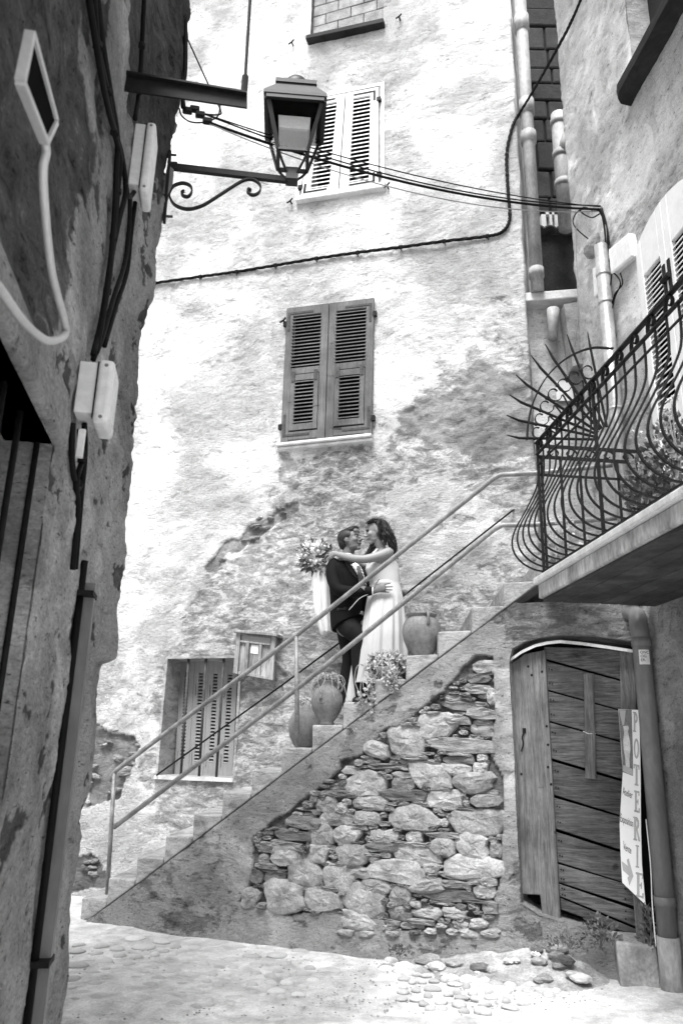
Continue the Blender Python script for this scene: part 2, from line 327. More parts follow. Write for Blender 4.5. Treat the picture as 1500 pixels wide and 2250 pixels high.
# ------------------------------------------------------------------ ground
def gz(x, y):
    t = np.clip((np.asarray(x, float)+.2)/2.6, 0, 1); return .07*t*t*(3-2*t)
xs = np.concatenate([np.linspace(-60, -5, 12), np.arange(-4.9, 4.9, .045), np.linspace(5, 60, 12)]); ys = np.concatenate([np.linspace(-60, 1.9, 12), np.arange(2, 10, .045), np.linspace(10.1, 60, 12)])
X, Y = np.meshgrid(xs, ys); X = X.ravel(); Y = Y.ravel(); q = np.c_[X, Y, 0*X]
Zg = gz(X, Y)+np.where((abs(X) < 5) & (Y > 2) & (Y < 10), .018*fbm(q, 1.3, 5, .55), 0)
k = len(xs); I = (np.arange(len(ys)-1)[:, None]*k+np.arange(k-1)[None, :]).ravel()
m, t, bs = nodes('street_ground_worn_concrete'); co = coords(t)
b1 = noise(t, co, .9, 6, .62, .5); b2 = noise(t, co, 4.5, 7, .7, .4); b3 = noise(t, co, 60, 4, .7)
v = mapr(t, b1, .36, .58, .48, .68); v = mth(t, 'MULTIPLY', v, mapr(t, b2, .35, .62, .62, 1.1)); v = mth(t, 'MULTIPLY', v, mapr(t, b3, .3, .7, .75, 1.15))
tocol(t, bs, v); setin(bs, Roughness=.95); bs.inputs['Specular IOR Level'].default_value = .15
h = bump(t, bs, b2, .6, .03); bump(t, bs, b3, .6, .006, h); MAT['streetground'] = m
ground = obj('ground', np.c_[X, Y, Zg], np.c_[I, I+1, I+k+1, I+k].tolist(), MAT['streetground'], smooth=True, kind='structure')

# ------------------------------------------------------------------ the tall pale house
house = thing('tall_house', 'tall pale limewashed house with peeling plaster behind the stairs', 'house', M.p(-2.5, 0))
H_low = hole_px(M, [(365, 1443), (523, 1450), (513, 1712), (350, 1700)])
H_mid = hole_px(M, [(650, 690), (806, 675), (803, 950), (638, 958)])
H_up = hole_px(M, [(712, 228), (812, 212), (812, 398), (692, 415)])
H_top = hole_px(M, [(690, -90), (842, -100), (842, 62), (680, 92)])
P_band = [(1000, 800), (1060, 770), (1110, 745), (1200, 730), (1260, 1000), (1260, 1500), (700, 1800), (460, 2100), (400, 1900), (350, 1790), (338, 1740), (335, 1560), (345, 1440), (400, 1400), (420, 1330), (440, 1270), (520, 1230), (560, 1180), (600, 1130), (640, 1090), (655, 1040), (610, 1003), (700, 992), (830, 990), (860, 1010), (900, 960), (905, 890), (960, 850)]
P_light = [(830, 1090), (940, 1070), (1060, 1100), (1120, 1180), (1080, 1260), (960, 1290), (880, 1280), (860, 1180)]
P_dark = [(900, 900), (940, 880), (1010, 860), (1080, 840), (1165, 820), (1170, 1000), (1100, 1010), (1000, 1000), (930, 960), (890, 980)]
P_smooth1 = [(655, 155), (690, 112), (760, 105), (868, 88), (878, 130), (862, 200), (872, 245), (852, 310), (862, 395), (850, 428), (655, 450), (668, 330)]
P_smooth2 = [(680, 455), (800, 445), (792, 500), (772, 518), (722, 540), (690, 562), (668, 552), (705, 490)]
P_break = [(458, 1250), (482, 1205), (530, 1185), (552, 1150), (600, 1122), (655, 1102), (650, 1128), (600, 1150), (572, 1180), (535, 1212), (500, 1222), (480, 1262)]
P_left = [(198, 1602), (235, 1590), (300, 1622), (308, 1652), (280, 1690), (255, 1750), (185, 1765)]
P_foot = [(150, 1888), (200, 1880), (238, 1935), (225, 1962), (150, 1962)]
P_right = [(1080, 655), (1120, 648), (1135, 700), (1100, 712)]
P_low = [(180, 1560), (340, 1480), (345, 1780), (180, 1900)]
Mp = [([(870, 60), (1130, 30), (1160, 400), (900, 430)], .13, .003, 40), ([(350, 430), (650, 450), (660, 560), (360, 600)], .13, .003, 40), ([(880, 540), (1150, 560), (1165, 760), (900, 700)], .15, .003, 40), ([(600, 985), (830, 985), (850, 1075), (620, 1090)], .62, .008, 26), (P_low, .18, .004, 22), (P_band, .55, .014, 30), (P_light, .28, -.008, 28), (P_dark, .82, .012, 34), (P_smooth1, .28, .008, 9), (P_smooth2, .32, .008, 10), (P_break, .78, .02, 12), (P_left, .85, .03, 16), (P_foot, .9, .03, 10), (P_right, .5, .006, 14)]
us = axis_vals(-7.4, 0, .021, [x for h in (H_low, H_mid, H_up, H_top) for x in h[:2]]); zs = axis_vals(-.2, 13.9, .021, [x for h in (H_low, H_mid, H_up, H_top) for x in h[2:]])
sheet('wall', MAT['wall'], house, M, us, zs, holes=(H_low, H_mid, H_up, H_top), patches=Mp, rough=.017, edge_back=[(1, 3.5)], chips=.34,
      edge_fn=lambda U, Z: np.where(U > -.12, .014*fbm(np.c_[U*0, Z, 0*Z], 3.0, 4), 0))
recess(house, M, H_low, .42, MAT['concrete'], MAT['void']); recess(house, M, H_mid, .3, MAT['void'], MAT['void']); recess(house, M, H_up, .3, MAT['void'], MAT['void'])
MB().box(M, -7.4, -.02, 13.9, 14.0, -4, .25).build('eaves', MAT['tile'], house)
MB().box(M, -7.4, -.03, -.2, 13.85, -4, -.9).build('inner_wall', MAT['void'], house)

# ------------------------------------------------------------------ left house (in shade)
lhouse = thing('left_house', 'dark weathered stone house filling the left edge, in shade', 'house', Lf.p(-2, 0))
KC = Frame(Lf.p(0, 0), Lf.n, -Lf.u)
_ez = [KC.uz(x, y)[::-1] for x, y in ((132, 2250), (165, 1950), (185, 1750), (205, 1580), (213, 1485), (250, 1450), (262, 1300), (290, 1000), (320, 740), (340, 620), (355, 480), (385, 300), (400, 200), (425, 0), (455, -200))]
_ez[4] = (_ez[5][0]-.03, _ez[4][1])
def lprof(z): return np.interp(z, [q[0] for q in _ez], [q[1] for q in _ez])
def ledge_(U, Z):   # the corner leans out with height and steps back near the foot
    k = .115*np.clip((Z-2.25)/.06, 0, 1)+.012*np.clip(Z-2.3, 0, 9); return np.where(U > -.35, (k-.06+.03*fbm(np.c_[0*U, Z, 0*Z], 2.3, 5, .6))*np.clip((U+.35)/.33, 0, 1), 0)
H_l = (Lf.uz(-240, 900)[0], Lf.uz(118, 980)[0], .62, Lf.uz(118, 975)[1])
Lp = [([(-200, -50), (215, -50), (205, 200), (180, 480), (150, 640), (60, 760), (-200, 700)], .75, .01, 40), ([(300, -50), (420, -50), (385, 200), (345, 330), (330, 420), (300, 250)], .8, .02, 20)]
_tl = sorted(Lf.uz(x, -45) for x in range(-120, 340, 40)); _tu = [q[0] for q in _tl]+[0.]; _tz = [q[1]+.12 for q in _tl]+[8.0]
_o = np.argsort(_tu); _tu = np.array(_tu)[_o]; _tz = np.array(_tz)[_o]
ltop = lambda u: np.interp(u, _tu, _tz)  # unseen top edge, sloped so the sun clears the house
us = axis_vals(-3.7, 0, .02, H_l[:2]); zs = axis_vals(-.2, 8.0, .02, H_l[2:])
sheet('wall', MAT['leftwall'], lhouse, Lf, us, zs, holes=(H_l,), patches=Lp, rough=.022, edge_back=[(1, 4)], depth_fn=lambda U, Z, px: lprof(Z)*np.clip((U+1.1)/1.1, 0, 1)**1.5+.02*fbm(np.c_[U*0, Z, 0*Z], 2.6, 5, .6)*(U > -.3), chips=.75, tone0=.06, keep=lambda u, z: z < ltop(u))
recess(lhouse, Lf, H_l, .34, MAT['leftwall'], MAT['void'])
_vu = np.linspace(-3.7, .02, 16); MB().rings([[Lf.p(u, float(ltop(u)), .12), Lf.p(u, float(ltop(u))+.08, .12), Lf.p(u, float(ltop(u))+.08, -4), Lf.p(u, float(ltop(u)), -4)] for u in _vu]).build('unseen_verge', MAT['tile'], lhouse)  # out-of-view slab added along the slope that lets the sun over
# rough lintel over the barred opening
a, b, c, e = H_l; lm = MB(); lm.box(Lf, a-.2, b+.1, e, e+.16, -.2, .035); bevel(lm.build('lintel', MAT['leftwall'], lhouse), .02, 3)
for uu in [Lf.uz(x, y, -.06)[0] for x, y in ((78, 1000), (38, 950), (0, 900))]: MB().tube([Lf.p(uu, c-.02, -.06), Lf.p(uu, e+.02, -.06)], .012, 8).build('window_bar', MAT['iron'], lhouse, True)

# ------------------------------------------------------------------ right house
rhouse = thing('right_house', 'rough pale house on the right carrying the balcony', 'house', Rf.p(1, 0))
UFAR = -.787
H_sh = hole_px(Rf, [(1425, 500), (1580, 380), (1640, 900), (1470, 1010)])
q0 = Rf.uz(1366, -60); q1 = Rf.uz(1432, 120); H_rw = (q0[0], q0[0]+.95, q1[1], q1[1]+1.6)
Rp = [([(1200, -50), (1500, -50), (1500, 300), (1330, 420), (1270, 380)], .18, 0, 30), ([(1340, 480), (1420, 430), (1500, 330), (1500, 420), (1420, 520), (1330, 620)], .5, .004, 22), ([(1430, 1300), (1700, 1250), (1700, 2300), (1430, 2300)], .8, .0, 10)]  # last patch: shade below the balcony painted into the wall tone
us = axis_vals(UFAR, 7, .024, H_sh[:2]+H_rw[:2]); zs = axis_vals(-.2, 11, .024, H_sh[2:]+H_rw[2:])
sheet('wall', MAT['rightwall'], rhouse, Rf, us, zs, holes=(H_sh, H_rw), patches=Rp, rough=.016, edge_back=[(-1, 4)], chips=.4, tone0=.10,
      edge_fn=lambda U, Z: np.where(U < UFAR+.15, .025*fbm(np.c_[U*0, Z, 0*Z], 2.2, 5), 0), keep=lambda u, z: (u > -.03) | (z > 2.9))
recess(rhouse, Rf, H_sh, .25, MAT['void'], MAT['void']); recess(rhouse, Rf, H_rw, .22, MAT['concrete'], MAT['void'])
MB().box(Rf, UFAR+.05, 7, 11, 11.1, -4, .2).build('eaves', MAT['tile'], rhouse)
# timber sill under the upper right window, standing proud of the wall
bm = MB(); pa = [Rf.uz(x, y, .13) for x, y in ((1347, 222), (1372, 232))]
uS, zS = Rf.uz(1362, 232, .1)
prof = [(.0, 0.), (.17, .02), (.18, .1), (.15, .15), (0, .16)]
rs = [[Rf.p(uu, zS+z+.01*math.sin(uu*9), d) for d, z in [(-.02, 0)]+[(d*sx, z) for d, z in prof[1:4]]+[(-.02, .16)]] for uu, sx in ((uS, .55), (uS+.05, .85), (uS+.12, 1), (uS+.5, 1.03), (uS+.9, .98), (uS+1.5, 1.02), (uS+2.2, 1))]
bm.rings(rs).build('timber_sill', MAT['beam'], rhouse)

# ------------------------------------------------------------------ houses behind, in the alley gap
G = Frame((2.0, 8.25, 0), (1, 0, 0), (0, -1, 0)); D = Frame((2.0, 10.6, 0), (1, 0, 0), (0, -1, 0))
ahouse = thing('alley_house', 'stone house wall deep in the narrow gap between houses, its shade painted dark', 'house', D.p(.6, 3.4))
MB().box(D, -1.0, 4.0, 3.0, 15.5, -.6, -.02).build('shade_dark_backing', MAT['void'], ahouse)  # joints backed in near-black: the gap's shade put into the colour
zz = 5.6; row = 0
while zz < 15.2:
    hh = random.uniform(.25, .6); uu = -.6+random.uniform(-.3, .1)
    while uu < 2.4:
        ww = random.uniform(.25, .9); bx = MB().box(D, uu+.015, uu+ww-.015, zz+.015, zz+hh-.015, -.05, random.uniform(.0, .05)); bevel(bx.build('stone', MAT['shadestone'], ahouse), .03, 2); uu += ww
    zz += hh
# low white lean-to wall closing the gap, with its stone ledge and tiled roof behind
zl = G.uz(1230, 665)[1]
lean = thing('lean_to', 'low whitewashed lean-to wall closing the alley gap above the landing', 'outbuilding', G.p(.4, 3.3))
us = axis_vals(-.4, 1.6, .03); zs = axis_vals(2.9, zl-.1, .03)
sheet('wall', MAT['wall'], lean, G, us, zs, patches=[([(1160, 700), (1200, 690), (1215, 800), (1170, 800)], .2, .01, 8)], rough=.012, tone0=.12)
lg = MB(); lg.hexa([G.p(.14, zl-.12, .2), G.p(1.5, zl-.03, .3), G.p(1.5, zl-.03, -.3), G.p(.14, zl-.12, -.3), G.p(.14, zl, .2), G.p(1.5, zl+.1, .3), G.p(1.5, zl+.1, -.3), G.p(.14, zl, -.3)]); bevel(lg.build('ledge_slab', MAT['sill'], lean), .015, 2)
T2 = Frame((2.0, 9.3, 0), (1, 0, 0), (0, -1, 0)); zt = T2.uz(1215, 512)[1]
for i in range(9):
    u0 = -.25+i*.17; pts = [[T2.p(u0+.085+.09*math.cos(a), zt+.06*math.sin(a)+s*.35, .1-s*1.2) for a in [math.pi*j/6 for j in range(7)]]+[T2.p(u0+.085+.07*math.cos(a), zt+.04*math.sin(a)+s*.35, .1-s*1.2) for a in [math.pi*j/6 for j in range(6, -1, -1)]] for s in (0, 1)]
    MB().rings(pts).build('roof_tile', MAT['tile'], lean)
MB().box(T2, -.4, 1.6, zt-1.8, zt-.02, -.1, -.02).build('shadowed_back_wall', MAT['shadestone'], lean)
wf = MB(); u0, z0 = T2.uz(1188, 508, -.3); u1, z1 = T2.uz(1222, 470, -.3)
for (a, b, c, e) in ((u0, u1, z0-.1, z0+.04), (u0, u0+.07, z0, z1), (u1-.05, u1, z0, z1), (u0, u1, z1-.05, z1), (u0+.12, u0+.16, z0, z1)): wf.box(T2, a, b, c, e, -.35, -.25)
wf.build('window_frame', MAT['interiorwhite'], lean); MB().box(T2, u0+.02, u1-.02, z0, z1-.01, -.34, -.32).build('window_pane', MAT['pvc'], lean)
# grey tank and a broken pipe stub on the lean-to, small vent
tq = [G.px(x, y, .25) for x, y in ((1238, 668), (1288, 660), (1290, 795), (1258, 805))]; MB().prism([p for p in tq], [p+Vector((0, .2, 0)) for p in tq]).build('hanging_tank', MAT['block'], lean)
pts = [G.px(1214, y, .2) for y in (680, 700, 745)]; MB().tube(pts, [.075, .07, .055], 14).build('pipe_stub', MAT['clay'], lean, True)
vz = [G.uz(x, y) for x, y in ((1238, 875), (1258, 855))]; fm = MB(); fm.box(G, vz[0][0]-.1, vz[0][0]+.1, vz[0][1]-.05, vz[0][1]+.2, .02, .04); fm.build('vent_plate', MAT['whitepaint'], lean)

# ------------------------------------------------------------------ staircase
stair = thing('staircase', 'worn concrete stairs climbing right on a rubble stone wall', 'stairs', S.p(2.5, 0))
def sline(px, py): return S.uz(px, py)
gA = sline(228, 1998); gB = sline(1168, 1294); gslope = (gB[1]-gA[1])/(gB[0]-gA[0])
groove = lambda s: gA[1]+gslope*(s-gA[0])
NS = 17
for i in range(NS):
    s0 = i*RUN; s1 = (i+1)*RUN+(.0 if i < NS-1 else 1.2); z1 = (i+1)*RISE
    zb0, zb1 = max(groove(s0)+.002, -.1), max(groove(s1)+.002, -.1)
    if i == NS-1: zb1 = z1-.35
    jit = lambda a: random.uniform(-a, a)
    n = 5; F0 = [S.p(s0+jit(.006), zb0, -.004), S.p(s1-.003, zb1, -.004), S.p(s1-.003, z1-.008+jit(.005), .004+jit(.004)), S.p(s0+jit(.006), z1-.008+jit(.006), .004+jit(.004))]
    dep = 2.1 if i > 2 else 1.9
    B0 = [p+SKEW*dep for p in F0]
    o = MB().prism(F0, B0).build('step', MAT['concrete'], stair); bevel(o, .016, 3)
# plaster below the groove with the rubble panel let into it
RUB = [(1270, 105), (1350, 110), (1362, 200), (1360, 480), (1340, 600), (1372, 700), (1392, 900), (1388, 1200), (1348, 1330), (1290, 1410), (1255, 1430), (1100, 1450), (900, 1490), (780, 1440), (600, 1400), (300, 1385), (60, 1350), (110, 1270), (130, 1150), (128, 1010), (200, 960), (330, 880), (440, 770), (560, 680), (570, 640), (690, 600), (800, 460), (850, 455), (960, 390), (1080, 290), (1200, 180)]
RUB = [(500+x*.4333, 1400+y*.4333) for x, y in RUB]
DOOR = [(1119, 1452), (1126, 1425), (1150, 1410), (1185, 1400), (1230, 1394), (1300, 1397), (1425, 1412), (1500, 2100), (1232, 2025), (1186, 2012), (1144, 1985)]
dq = np.array([S.uz(*p) for p in DOOR])
def skeep(u, z): return (z < groove(u)-.004) & ~inpoly(np.c_[u, z], dq.tolist())
us = axis_vals(-.25, 5.416, .0165); zs = axis_vals(-.15, 2.95, .0165)
def sdepth(U, Z, px):
    lip = np.clip((.30-Z)/.3, 0, 1); return .05*lip*lip+.02*np.clip((Z-1.0)/1.5, 0, 1)*0
Sp = [([(1085, 1420), (1125, 1400), (1150, 2000), (1060, 2010)], .12, -.012, 14), ([(1100, 1320), (1420, 1320), (1420, 1420), (1110, 1420)], .55, .01, 14), ([(160, 2100), (240, 1960), (500, 1800), (520, 1960), (460, 2100)], .42, .006, 34), (RUB, .75, .042, 9)]  # second patch: shade under the balcony painted above the door
sheet('render_wall', MAT['stairwall'], stair, S, us, zs, patches=Sp, rough=.016, keep=skeep, depth_fn=sdepth, chips=.6, tone0=.15, snap=[(dq[i], dq[(i+1) % len(dq)]) for i in range(len(dq))]+[((-.5, groove(-.5)-.003), (5.5, groove(5.5)-.003))])
rv = [S.p(u, z, .0) for u, z in dq.tolist()]
MB().rings([rv, [p-S.n*.33 for p in rv]], False).build('door_reveal', MAT['stairwall'], stair)
# stones of the rubble panel
STN = """905 525 185 155 r;1055 445 180 120 r;750 570 110 75 r;700 745 190 112 r;1020 705 215 115 r;1155 672 150 62 r;1245 735 225 90 r;1100 825 175 92 r;500 850 120 62 r;578 866 62 42 r;725 840 180 60 r;
553 920 178 66 r;940 918 240 112 r;705 920 125 62 r;1272 935 272 132 r;468 1000 132 112 r;602 1000 145 72 r;790 1010 132 62 r;945 1012 75 66 r;1090 1060 112 92 r;1240 1060 162 122 r;1358 1075 58 82 r;290 1115 138 78 r;
455 1097 108 80 r;630 1105 155 108 r;742 1127 55 42 r;957 1110 242 95 r;1238 1165 300 108 r;388 1190 175 122 r;566 1210 146 128 r;850 1188 268 100 r;1030 1175 82 55 r;745 1265 142 72 r;280 1315 205 130 r;478 1330 172 92 r;
692 1335 198 152 r;1010 1262 180 62 r;872 1312 105 82 r;112 1322 95 80 r;660 1440 155 80 r;186 1130 55 46 r;240 1222 98 62 s;1338 300 62 72 r;1200 290 52 20 r;436 820 38 30 r;580 708 36 26 r;1288 610 52 42 r;1280 662 82 52 r;1090 940 52 36 r;
955 1357 52 30 r;872 1402 112 62 r;1010 1400 150 52 r;1150 1400 130 50 r;1270 210 110 42 s;1296 150 100 60 s;1265 262 130 44 s;1200 345 225 46 s;1290 388 150 50 s;1180 548 330 66 s;1300 470 140 62 s;1165 420 120 40 s;800 655 200 26 s;
960 632 210 36 s;1170 622 150 44 s;885 755 112 72 s;890 800 222 52 s;625 675 92 32 s;582 795 132 32 s;1310 830 152 52 s;1090 1003 172 24 s;780 1066 162 40 s;600 1160 152 30 s;682 1195 112 42 s;1180 1215 200 30 s;1150 1252 150 32 s;
1110 1305 250 62 s;1300 1290 110 60 s;300 1060 152 34 s;190 1055 92 30 s;330 1003 182 42 s;382 940 162 50 s;1290 790 150 40 s;1320 1240 90 34 s;200 1160 110 22 s;210 1262 90 26 s;150 1215 60 50 s;660 962 100 22 s;520 790 90 26 s;1330 1370 80 50 s"""
stones = []
for q in STN.replace('\n', '').split(';'):
    a = q.split(); x, y, ww, hh = [float(v)*.4333 for v in a[:4]]; stones.append((500+x, 1400+y, ww, hh, a[4]))
# thin schist slips between the large stones
grid_occ = [(x, y, ww, hh) for x, y, ww, hh, _ in stones]
rub_np = np.array(RUB)
for tries in range(6000):
    x = random.uniform(535, 1100); y = random.uniform(1450, 2035)
    if not inpoly(np.array([[x, y]]), RUB)[0]: continue
    ww = random.uniform(16, 62); hh = random.uniform(5, 12)
    if tries > 3500: ww = random.uniform(9, 24); hh = random.uniform(5, 11)
    if not inpoly(np.array([[x-ww*.45, y], [x+ww*.45, y]]), RUB).all(): continue
    bad = False
    for (sx, sy, sw, sh) in grid_occ:
        if abs(x-sx) < (ww+sw)*.44 and abs(y-sy) < (hh+sh)*.44:
            dx = max(0, abs(x-sx)-ww*.42)/(sw*.5); dy = max(0, abs(y-sy)-hh*.42)/(sh*.5)
            if dx*dx+dy*dy < .93: bad = True; break
    if bad: continue
    grid_occ.append((x, y, ww, hh)); stones.append((x, y, ww, hh, 'f'))
    if len(stones) > 295: break
def stone_mesh(name, mat, cx, cy, ww, hh, kind, parent, off=0.):
    u0, z0 = S.uz(cx, cy); sc_ = (S.uz(cx+10, cy)[0]-u0)/10; a, b = ww*sc_*.54, hh*sc_*.57
    n = 13 if kind == 'r' else 9; ex = .62 if kind == 'r' else .42
    rot = random.uniform(-.09, .09) if kind == 'r' else random.uniform(-.06, .03)
    prot = random.uniform(.03, .055) if kind == 'r' else random.uniform(.025, .06)
    ph = [random.uniform(0, 6.28) for _ in range(4)]
    pw = random.uniform(2.6, 4.2) if kind == 'r' else random.uniform(3.5, 6)
    am = .075 if kind == 'r' else .05
    def out(th):
        c, s_ = math.cos(th), math.sin(th)
        return (abs(c)**pw+abs(s_)**pw)**(-1/pw)*(1+am*1.2*math.sin(2*th+ph[0])+am*math.sin(3*th+ph[1])+am*.8*math.sin(5*th+ph[2])+random.uniform(-.075, .075))
    prof = [(1.02, -.09), (1.0, -.03), (.97, prot*.6-.03), (.87, prot-.032), (.55, prot-.024+random.uniform(-.006, .01)), (.2, prot-.02)] if kind == 'r' else [(1, -.09), (1, prot*.7-.03), (.93, prot-.03), (.5, prot-.028)]
    o_ = [out(2*math.pi*k/n) for k in range(n)]; rs = []
    for f, d in prof:
        rg = []
        for k in range(n):
            th = 2*math.pi*k/n; x = a*f*o_[k]*math.cos(th); z = b*f*o_[k]*math.sin(th)
            x, z = x*math.cos(rot)-z*math.sin(rot), x*math.sin(rot)+z*math.cos(rot)
            rg.append(S.p(u0+x, z0+z, d+off+random.uniform(-1, 1)*(.006 if kind == 'r' else .01)*(f < .99)))
        rs.append(rg)
    return MB().rings(rs).build(name, mat, parent, smooth=False)
for x, y, ww, hh, kd in stones: stone_mesh('stone', MAT['granite'] if kd == 'r' else MAT['slate'], x, y, ww, hh, kd, stair)
lowocc = []
for tr in range(900):      # half-buried stones between the panel and the street
    x = random.uniform(560, 1340); y = random.uniform(1405, 1505); ww = random.uniform(50, 150); hh = ww*random.uniform(.3, .5)
    if any(abs(x-a) < (ww+b)*.48 and abs(y-c_) < (hh+e)*.48 for a, c_, b, e in lowocc): continue
    px_, py_ = 500+x*.4333, 1400+y*.4333
    if inpoly(np.array([[px_, py_-hh*.2]]), RUB)[0]: continue
    lowocc.append((x, y, ww, hh)); zz_ = S.uz(px_, py_)[1]; stone_mesh('stone', random.choice((MAT['granite'], MAT['bank'], MAT['slate'])), px_, py_, ww*.4333, hh*.4333, 'r', stair, .05*max(0, min(1, (.3-zz_)/.3))**2+.006)
    if len(lowocc) > 26: break
MB().box(S, sline(1150, 2030)[0], 5.42, -.1, .27, -.5, -.02).build('threshold', MAT['block'], stair)
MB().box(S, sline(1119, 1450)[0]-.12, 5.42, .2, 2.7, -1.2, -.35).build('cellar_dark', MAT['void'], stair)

# worn rubble-and-earth bank that climbs to the door threshold
nu, nd = 70, 16; V = []; uu0, uu1 = S.uz(840, 2080)[0], S.uz(1352, 2060)[0]
for j in range(nd):
    for i in range(nu):
        u = uu0+(uu1-uu0)*i/(nu-1); d = -.02+.62*j/(nd-1); V.append((u, d))
V = np.array(V); ramp = np.clip((V[:, 0]-uu0)/1.3, 0, 1)**.8; hh_ = .20*ramp*np.clip((uu1-V[:, 0])/.4, .0, 1)*np.clip(1-(V[:, 1]+.02)/.6, 0, 1)**1.4
P_ = np.array([S.p(u, 0, d)[:] for u, d in V]); P_[:, 2] = gz(P_[:, 0], P_[:, 1])-.03+hh_+.02*fbm(np.c_[V, 0*V[:, :1]], 5, 5, .65)*np.minimum(1, hh_*20+.3)
I = (np.arange(nd-1)[:, None]*nu+np.arange(nu-1)[None, :]).ravel()
bank = obj('earth_bank', P_, np.c_[I, I+nu, I+nu+1, I+1].tolist(), MAT['bank'], stair, smooth=True)
for i in range(34):
    u = random.uniform(uu0+.1, uu1-.2); d = random.uniform(.0, .4); k_ = min(1, max(0, (u-uu0)/1.3))**.8; z = float(gz(*S.p(u, 0, d)[:2]))-.03+.23*k_*max(0, 1-(d+.02)/.6)**1.4; ww = random.uniform(.03, .1); mm = MB().ell(S.p(u, z, d), (S.u*ww, S.n*ww*.7, Vector((0, 0, ww*.4))), 9, 6); o = mm.build('bank_stone', random.choice((MAT['slate'], MAT['granite'], MAT['cobble'])), stair)
    for v in o.data.vertices: v.co += Vector([random.uniform(-.006, .006) for _ in range(3)])

# ------------------------------------------------------------------ quads traced on a wall plane
class Quad:
    """bilinear patch on a frame; corners (photo px) bl, br, tr, tl; v goes up"""
    def __init__(s, fr, bl, br, tr, tl, d=0.):
        s.fr = fr; s.c = [fr.uz(*q, d) if len(q) == 2 else q[:2] for q in (bl, br, tr, tl)]; s.d = d
        s.w = (abs(s.c[1][0]-s.c[0][0])+abs(s.c[2][0]-s.c[3][0]))/2; s.h = (abs(s.c[3][1]-s.c[0][1])+abs(s.c[2][1]-s.c[1][1]))/2
    def p(s, u, v, d=0.):
        a, b, c, e = s.c; w = [(1-u)*(1-v), u*(1-v), u*v, (1-u)*v]
        return s.fr.p(sum(k*q[0] for k, q in zip(w, s.c)), sum(k*q[1] for k, q in zip(w, s.c)), s.d+d)
    def box(s, mb, u0, u1, v0, v1, d0, d1):
        return mb.hexa([s.p(u0, v0, d1), s.p(u1, v0, d1), s.p(u1, v0, d0), s.p(u0, v0, d0), s.p(u0, v1, d1), s.p(u1, v1, d1), s.p(u1, v1, d0), s.p(u0, v1, d0)])
    def slat(s, mb, u0, u1, v, dv, d0, d1, th):    # a louvre, tilted down and outwards
        return mb.hexa([s.p(u0, v, d1), s.p(u1, v, d1), s.p(u1, v+dv, d0), s.p(u0, v+dv, d0), s.p(u0, v+th, d1), s.p(u1, v+th, d1), s.p(u1, v+dv+th, d0), s.p(u0, v+dv+th, d0)])
def frame_part(q, mb, u0, u1, v0, v1, wu, wv, d0, d1):
    q.box(mb, u0, u0+wu, v0, v1, d0, d1); q.box(mb, u1-wu, u1, v0, v1, d0, d1); q.box(mb, u0+wu, u1-wu, v0, v0+wv, d0, d1-.001); q.box(mb, u0+wu, u1-wu, v1-wv, v1, d0, d1-.001)

# middle window: weathered grey shutters with small tilting panels
Q = Quad(M, (618, 977), (818, 958), (823, 657), (632, 680), .015)
for k, (a, b) in enumerate(((0, .492), (.5, 1.0))):
    lf = MB(); wu = .085
    Q.box(lf, a, a+wu, 0, 1, 0, .035); Q.box(lf, b-wu, b, 0, 1, 0, .035)
    for v0, v1 in ((.02, .075), (.488, .535), (.93, 1.0)): Q.box(lf, a+wu, b-wu, v0, v1, 0, .034)
    sh = lf.build('shutter', MAT['greypaint'], house); bevel(sh, .004, 1)
    u0, u1 = a+wu-.012, b-wu+.012
    for i in range(15):
        v = .545+i*.0258; mb = MB(); Q.slat(mb, u0, u1, v, .012, .004, .04, .007); mb.build('slat', MAT['greypaint'], sh)
    fp = MB(); fa, fb = a+wu+.004, b-wu-.004; frame_part(Q, fp, fa, fb, .085, .482, .05, .042, .004, .042); pan = fp.build('tilting_panel', MAT['greypaint'], sh)
    for i in range(12):
        v = .135+i*.0262; mb = MB(); Q.slat(mb, fa+.04, fb-.04, v, .012, .006, .046, .007); mb.build('slat', MAT['greypaint'], sh)
    for uu in (fa+.01, fb-.05): st = MB(); Q.box(st, uu, uu+.04, .43, .505, .042, .05); st.build('iron_strap', MAT['oldiron'], sh)
    e = a+.02 if k == 0 else b-.05
    for va, vb, vc in ((.05, .2, .045), (.82, .95, .945)):
        st = MB(); Q.box(st, e, e+.03, va, vb, .035, .042); Q.box(st, e if k == 0 else e-.27, e+.3 if k == 0 else e+.03, vc, vc+.014, .035, .041); st.build('iron_strap', MAT['oldiron'], sh)
    x_ = -.02 if k == 0 else 1.0
    for v in (.1, .86): mb = MB(); Q.box(mb, x_-.01, x_+.03, v, v+.035, .0, .045); mb.build('hinge', MAT['iron'], sh)
Qs = Quad(M, (612, 993), (820, 972), (820, 958), (612, 980), 0)
mb = MB(); Qs.box(mb, 0, 1, .0, .45, -.1, .07); bevel(mb.build('window_sill', MAT['sill'], house), .01, 2); mb = MB(); Qs.box(mb, .0, 1, .5, 1.05, -.1, .10); bevel(mb.build('window_sill', MAT['sill'], house), .014, 2)
